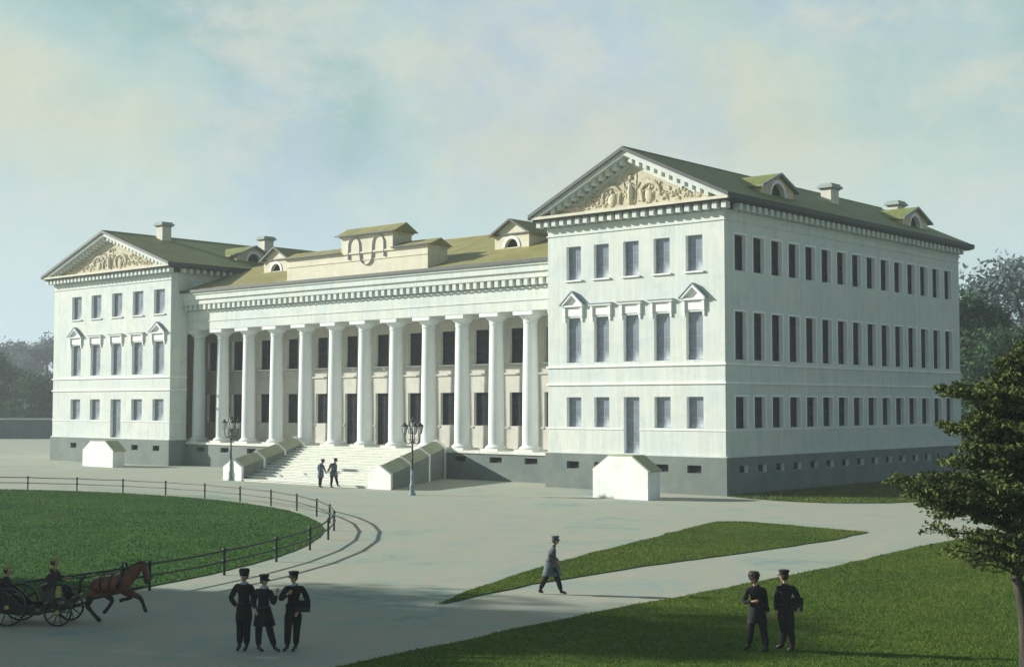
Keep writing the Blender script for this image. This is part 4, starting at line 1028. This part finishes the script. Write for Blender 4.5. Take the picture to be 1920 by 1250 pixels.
# horse, posed in the viewer's frame; x along the body
HB = (14.06, -51.27, 0)
HS = thing('horse', 'bay trotting horse with black mane harnessed to the carriage', 'horse', HB, TH)
def hp(px, py, y=0.0): return ((px - 213) / 73.0, y, (1166 - py) / 73.0)
N = [(hp(177, 1091), .275)]; E = []
b1 = chain(N, E, 0, [(hp(192, 1094), .265), (hp(208, 1095), .270), (hp(224, 1092), .285)])
nk = chain(N, E, b1, [(hp(238, 1083), .240), (hp(247, 1073), .195), (hp(256, 1065), .150), (hp(264, 1061), .110), (hp(270, 1068), .105), (hp(273, 1081), .070), (hp(273, 1090), .056), (hp(272, 1095), .048)])
chain(N, E, 0, [(hp(167, 1091), .17)])
def leg(start, pts): chain(N, E, start, pts)
leg(0, [(hp(172, 1106, -.13), 0.144), (hp(170, 1120, -.13), 0.109), (hp(165, 1134, -.13), 0.072), (hp(172, 1143, -.13), 0.049), (hp(181, 1153, -.13), 0.052), (hp(187, 1159, -.13), 0.058), (hp(191, 1163, -.13), 0.061)])
leg(0, [(hp(182, 1107, .13), 0.138), (hp(198, 1117, .13), 0.102), (hp(207, 1127, .13), 0.067), (hp(200, 1138, .13), 0.046), (hp(194, 1146, .13), 0.052), (hp(189, 1151, .13), 0.061)])
leg(b1, [(hp(238, 1104, -.12), 0.114), (hp(252, 1113, -.13), 0.087), (hp(264, 1118, -.13), 0.067), (hp(269, 1128, -.13), 0.046), (hp(272, 1137, -.13), 0.049), (hp(276, 1146, -.13), 0.058)])
leg(b1, [(hp(230, 1106, .12), 0.110), (hp(238, 1116, .13), 0.081), (hp(243, 1121, .13), 0.064), (hp(232, 1124, .13), 0.043), (hp(225, 1125, .13), 0.049), (hp(219, 1128, .13), 0.058)])
vs, fs = skin_raw(N, E, 0, 2); hb = MB().add(vs, fs, 0)
for y in (-.045, .045): hb.tube([hp(265, 1058, y), hp(266, 1053, y * 1.1), hp(267.5, 1050, y)], [.026, .022, .005], 6)
hm = hb.mesh('body', [M['horse'], M['horse_dark']], True)
for p in hm.polygons:
    c = p.center
    if c.z < .70 - .02 and not (.0 < c.x < .3 and c.z > .62): p.material_index = 1      # black points: legs and hooves
    if c.x > .70 and c.z < 1.10 and c.z > .85: p.material_index = 1                        # dark muzzle
link('body', hm, HS)
mn = MB(); rr = random.Random(2)
for i in range(46):
    u = i / 45; x = 228 + 38 * u; y_ = 1073 - 20 * u ** .8
    mn.tube([hp(x, y_ + 2, 0), hp(x - 3, y_ - 1.5, rr.uniform(-.04, .04)), hp(x - 7, y_ + rr.uniform(2, 7), rr.uniform(-.12, -.05))], [.022, .02, .004], 5)
for i in range(6): mn.tube([hp(266, 1055, 0), hp(271, 1056, rr.uniform(-.03, .03)), hp(275, 1062 + rr.uniform(-2, 3), rr.uniform(-.05, .05))], [.018, .014, .004], 5)
mn.build('mane', M['horse_dark'], HS, True)
tl = MB()
for i in range(22):
    a, b_, c = rr.uniform(-3, 3), rr.uniform(-.08, .08), rr.uniform(-6, 6)
    tl.tube([hp(162, 1083, 0), hp(155, 1081 + a * .3, b_ * .4), hp(149, 1090 + a, b_), hp(146 + a, 1112 + c, b_ * 1.4)], [.03, .026, .022, .004], 5)
tl.build('tail', M['horse_dark'], HS, True)
ey = MB()
for y in (-.068, .068): ey.ell(hp(270.5, 1066, y), (.014, .010, .014), 8, 6)
ey.build('eyes', M['eye'], HS, True)
hn = thing('harness', 'black leather harness with a tall wooden bow over the horse neck', 'harness', HB, TH)
ar = []
for i in range(15):
    a = PI * i / 14; ar.append(((232 - 213) / 73.0 - .02 * math.sin(a), .34 * math.cos(a) * (1 if math.sin(a) > .5 else 1.0), .95 + .60 * math.sin(a) ** .8))
MB().tube(ar, .032, 8).build('harness_bow', M['coach'], hn, True)
st_ = MB()
def band(px, py, r, tilt=0.0, w=.022):
    c = Vector(hp(px, py)); pts = []
    for i in range(19):
        a = 2 * PI * i / 18; pts.append((c.x + tilt * math.sin(a) * r, r * 1.0 * math.cos(a), c.z + r * math.sin(a)))
    st_.tube(pts, w, 5)
band(207, 1093, .225, .1); band(226, 1089, .245, .35, .045); band(190, 1092, .215)
st_.tube([hp(226, 1070, 0), hp(207, 1075.5, 0), hp(190, 1077.5, 0), hp(172, 1074, 0), hp(162, 1082, 0)], .018, 5)
for y in (-.215, .215):
    st_.tube([hp(262, 1087 - 6, y * .35), hp(268, 1078, y * .34), hp(272, 1086, y * .26)], .012, 5)
    st_.tube([hp(264, 1060, y * .4), hp(270, 1078, y * .36), hp(273, 1088, y * .24)], .012, 5)
st_.build('straps', M['boot'], hn, True)

def local_to(o, base):   # a point of the carriage frame expressed as world location
    c, s = math.cos(TH), math.sin(TH); return (base[0] + o[0] * c - o[1] * s, base[1] + o[0] * s + o[1] * c, o[2])
JS = dict(pelvis=(0, 0, .10), chest=(.02, 0, .46), neck=(.04, 0, .64), head=(.06, 0, .79), shL=(0, .17, .58), shR=(0, -.17, .58), elL=(.16, .20, .36), elR=(.16, -.20, .36), haL=(.36, .10, .36), haR=(.36, -.10, .36),
          hiL=(.05, .10, .08), hiR=(.05, -.10, .08), knL=(.42, .12, .10), knR=(.42, -.12, .10), anL=(.48, .12, -.28), anR=(.48, -.12, -.28), toL=(.62, .12, -.32), toR=(.62, -.12, -.32))
person('person driving the carriage in a dark coat and yellow banded cap', local_to((.34, 0, .80), CB), JS, (1, 0, 0), .95, coat='brown_cloth', seated=True, cap='peaked', capm='coach_trim', collar='coach_trim')
JP = dict(JS); JP.update(haL=(.30, .08, .16), haR=(.30, -.08, .16), elL=(.05, .22, .32), elR=(.05, -.22, .32))
person('person in black sitting on the rear seat of the carriage', local_to((-.86, 0, .58), CB), JP, (1, -.1, 0), .95, coat='black_cloth', seated=True, cap='peaked', capm='coach_trim')
rn = MB()
for y in (-.09, .09):
    a = Vector(local_to((.34 + .36, y, .80 + .36), CB)); e = Vector(local_to((hp(272, 1088)[0], y * .6, hp(272, 1088)[2]), HB)); m1 = Vector(local_to((hp(200, 1074)[0], y * 1.4, hp(200, 1074)[2] + .02), HB))
    m2 = Vector(local_to((hp(238, 1066)[0], y * 1.4, hp(238, 1066)[2] + .02), HB))
    rn.tube([a, a.lerp(m1, .5) - Vector((0, 0, .08)), m1, m2, e], .010, 5)
tag(rn.build('reins', M['boot'], None, True), 'thin black reins from the driver to the horse', 'reins')

# ------------------------------------------------------------------ sun, sky, haze, camera
EL, AZ = math.radians(20.5), math.radians(28)       # light travels towards (+x, a little +y)
d = Vector((math.cos(EL) * math.cos(AZ), math.cos(EL) * math.sin(AZ), -math.sin(EL)))
sl = bpy.data.lights.new('sun', 'SUN'); sl.energy = 5.0; sl.angle = math.radians(0.7); sl.color = (1.0, 0.985, 0.91)
so = bpy.data.objects.new('sun', sl); col.objects.link(so); so.rotation_euler = d.to_track_quat('-Z', 'Y').to_euler(); so.location = (-60, -60, 60)
w = bpy.data.worlds.new('World'); sc.world = w; w.use_nodes = True; nt = w.node_tree
bg = nt.nodes['Background']
sky = nt.nodes.new('ShaderNodeTexSky'); sky.sky_type = 'NISHITA'; sky.sun_disc = False
sky.sun_elevation = EL; sky.sun_rotation = math.atan2(-d.x, -d.y); sky.ozone_density = 2.0; sky.dust_density = 2.0
v1 = coords(nt, 'Generated', (1, 1, 1.3))
n1 = noise(nt, 3.4, 5, 0.5, v1, 0.2)
v2 = coords(nt, 'Generated', (1, 1, 1.5)); n2 = noise(nt, 5.0, 6, 0.58, v2, 0.3)
v3 = coords(nt, 'Generated', (1.0, 1.0, 1.7)); n3 = noise(nt, 9.0, 8, 0.68, v3, 0.15)
n4 = noise(nt, 22.0, 6, 0.7, coords(nt, 'Generated', (1, 1, 1.2)), 0.1)
K = 10.0      # cloud radiance in the sky's own units (world strength below is 0.1)
c1 = ramp(nt, n1, [(0.38, (.40 , .55, .53)), (0.46, (.54, .66, .64)), (0.53, (.66, .72, .63)), (0.62, (.76, .72, .58))])
c2 = mix(nt, ramp(nt, n2, [(0.45, (0, 0, 0)), (0.62, (.8, .8, .8))]), c1, (.57, .64, .74))
c3 = mix(nt, ramp(nt, n3, [(0.49, (0, 0, 0)), (0.64, (.75, .75, .75))]), c2, (.76, .73, .64))
vd = nt.nodes.new('ShaderNodeSeparateXYZ'); tc = nt.nodes.new('ShaderNodeTexCoord'); nt.links.new(tc.outputs['Generated'], vd.inputs[0])
hz = ramp(nt, vd.outputs['Z'], [(0.02, (1, 1, 1)), (0.19, (0.05, 0.05, 0.05))])
c3 = mix(nt, 1.0, c3, ramp(nt, n4, [(0.35, (.93, .955, .95)), (0.65, (1.05, 1.03, 1.0))]), 'MULTIPLY')
c4 = mix(nt, hz, c3, (.71, .83, .91))
sc_n = nt.nodes.new('ShaderNodeVectorMath'); sc_n.operation = 'SCALE'; 
fz = ramp(nt, vd.outputs['Z'], [(0.34, (1, 1, 1)), (0.62, (.36, .38, .42))])
mx = nt.nodes.new('ShaderNodeMath'); mx.operation = 'MULTIPLY_ADD'; nt.links.new(vd.outputs['X'], mx.inputs[0]); mx.inputs[1].default_value = .5; mx.inputs[2].default_value = .5
fx = ramp(nt, mx.outputs[0], [(0.36, (1, 1, 1)), (0.62, (.50, .58, .66))])
c5 = mix(nt, 1.0, mix(nt, 1.0, mix(nt, 1.0, c4, (.90, 1.0, 1.0), 'MULTIPLY'), fz, 'MULTIPLY'), fx, 'MULTIPLY')
nt.links.new(c5, sc_n.inputs[0]); sc_n.inputs['Scale'].default_value = K * .68
fin = mix(nt, 0.90, sky.outputs['Color'], sc_n.outputs[0])
nt.links.new(fin, bg.inputs['Color']); bg.inputs['Strength'].default_value = 0.1

HZD = 0.0005
hz_ = MB().box(-1502, 1502, -1502, 1502, -1, 34).mesh('haze', [])
hm_ = bpy.data.materials.new('pale_air'); hm_.use_nodes = True; n_ = hm_.node_tree; n_.nodes.remove(n_.nodes['Principled BSDF'])
pv = n_.nodes.new('ShaderNodeVolumePrincipled'); pv.inputs['Density'].default_value = HZD; pv.inputs['Color'].default_value = (.86, .92, 1, 1); pv.inputs['Anisotropy'].default_value = 0.1
n_.links.new(pv.outputs[0], n_.nodes['Material Output'].inputs['Volume']); hz_.materials.append(hm_)
if HZD > 0: tag(link('haze', hz_), kind='stuff')

cam = bpy.data.cameras.new('camera'); co = bpy.data.objects.new('camera', cam); col.objects.link(co); sc.camera = co
cam.sensor_fit = 'HORIZONTAL'; cam.sensor_width = 36; cam.lens = 2544 / 1920 * 36; cam.clip_start = .1; cam.clip_end = 5000
co.location = (44.98, -70.97, 5.6); co.rotation_euler = (PI / 2 + math.atan(132 / 2544), 0, TH)
sc.view_settings.view_transform = 'Standard'; sc.view_settings.look = 'None'; sc.view_settings.gamma = 1; sc.view_settings.exposure = 0.50
try: sc.cycles.volume_bounces = 1
except Exception: pass
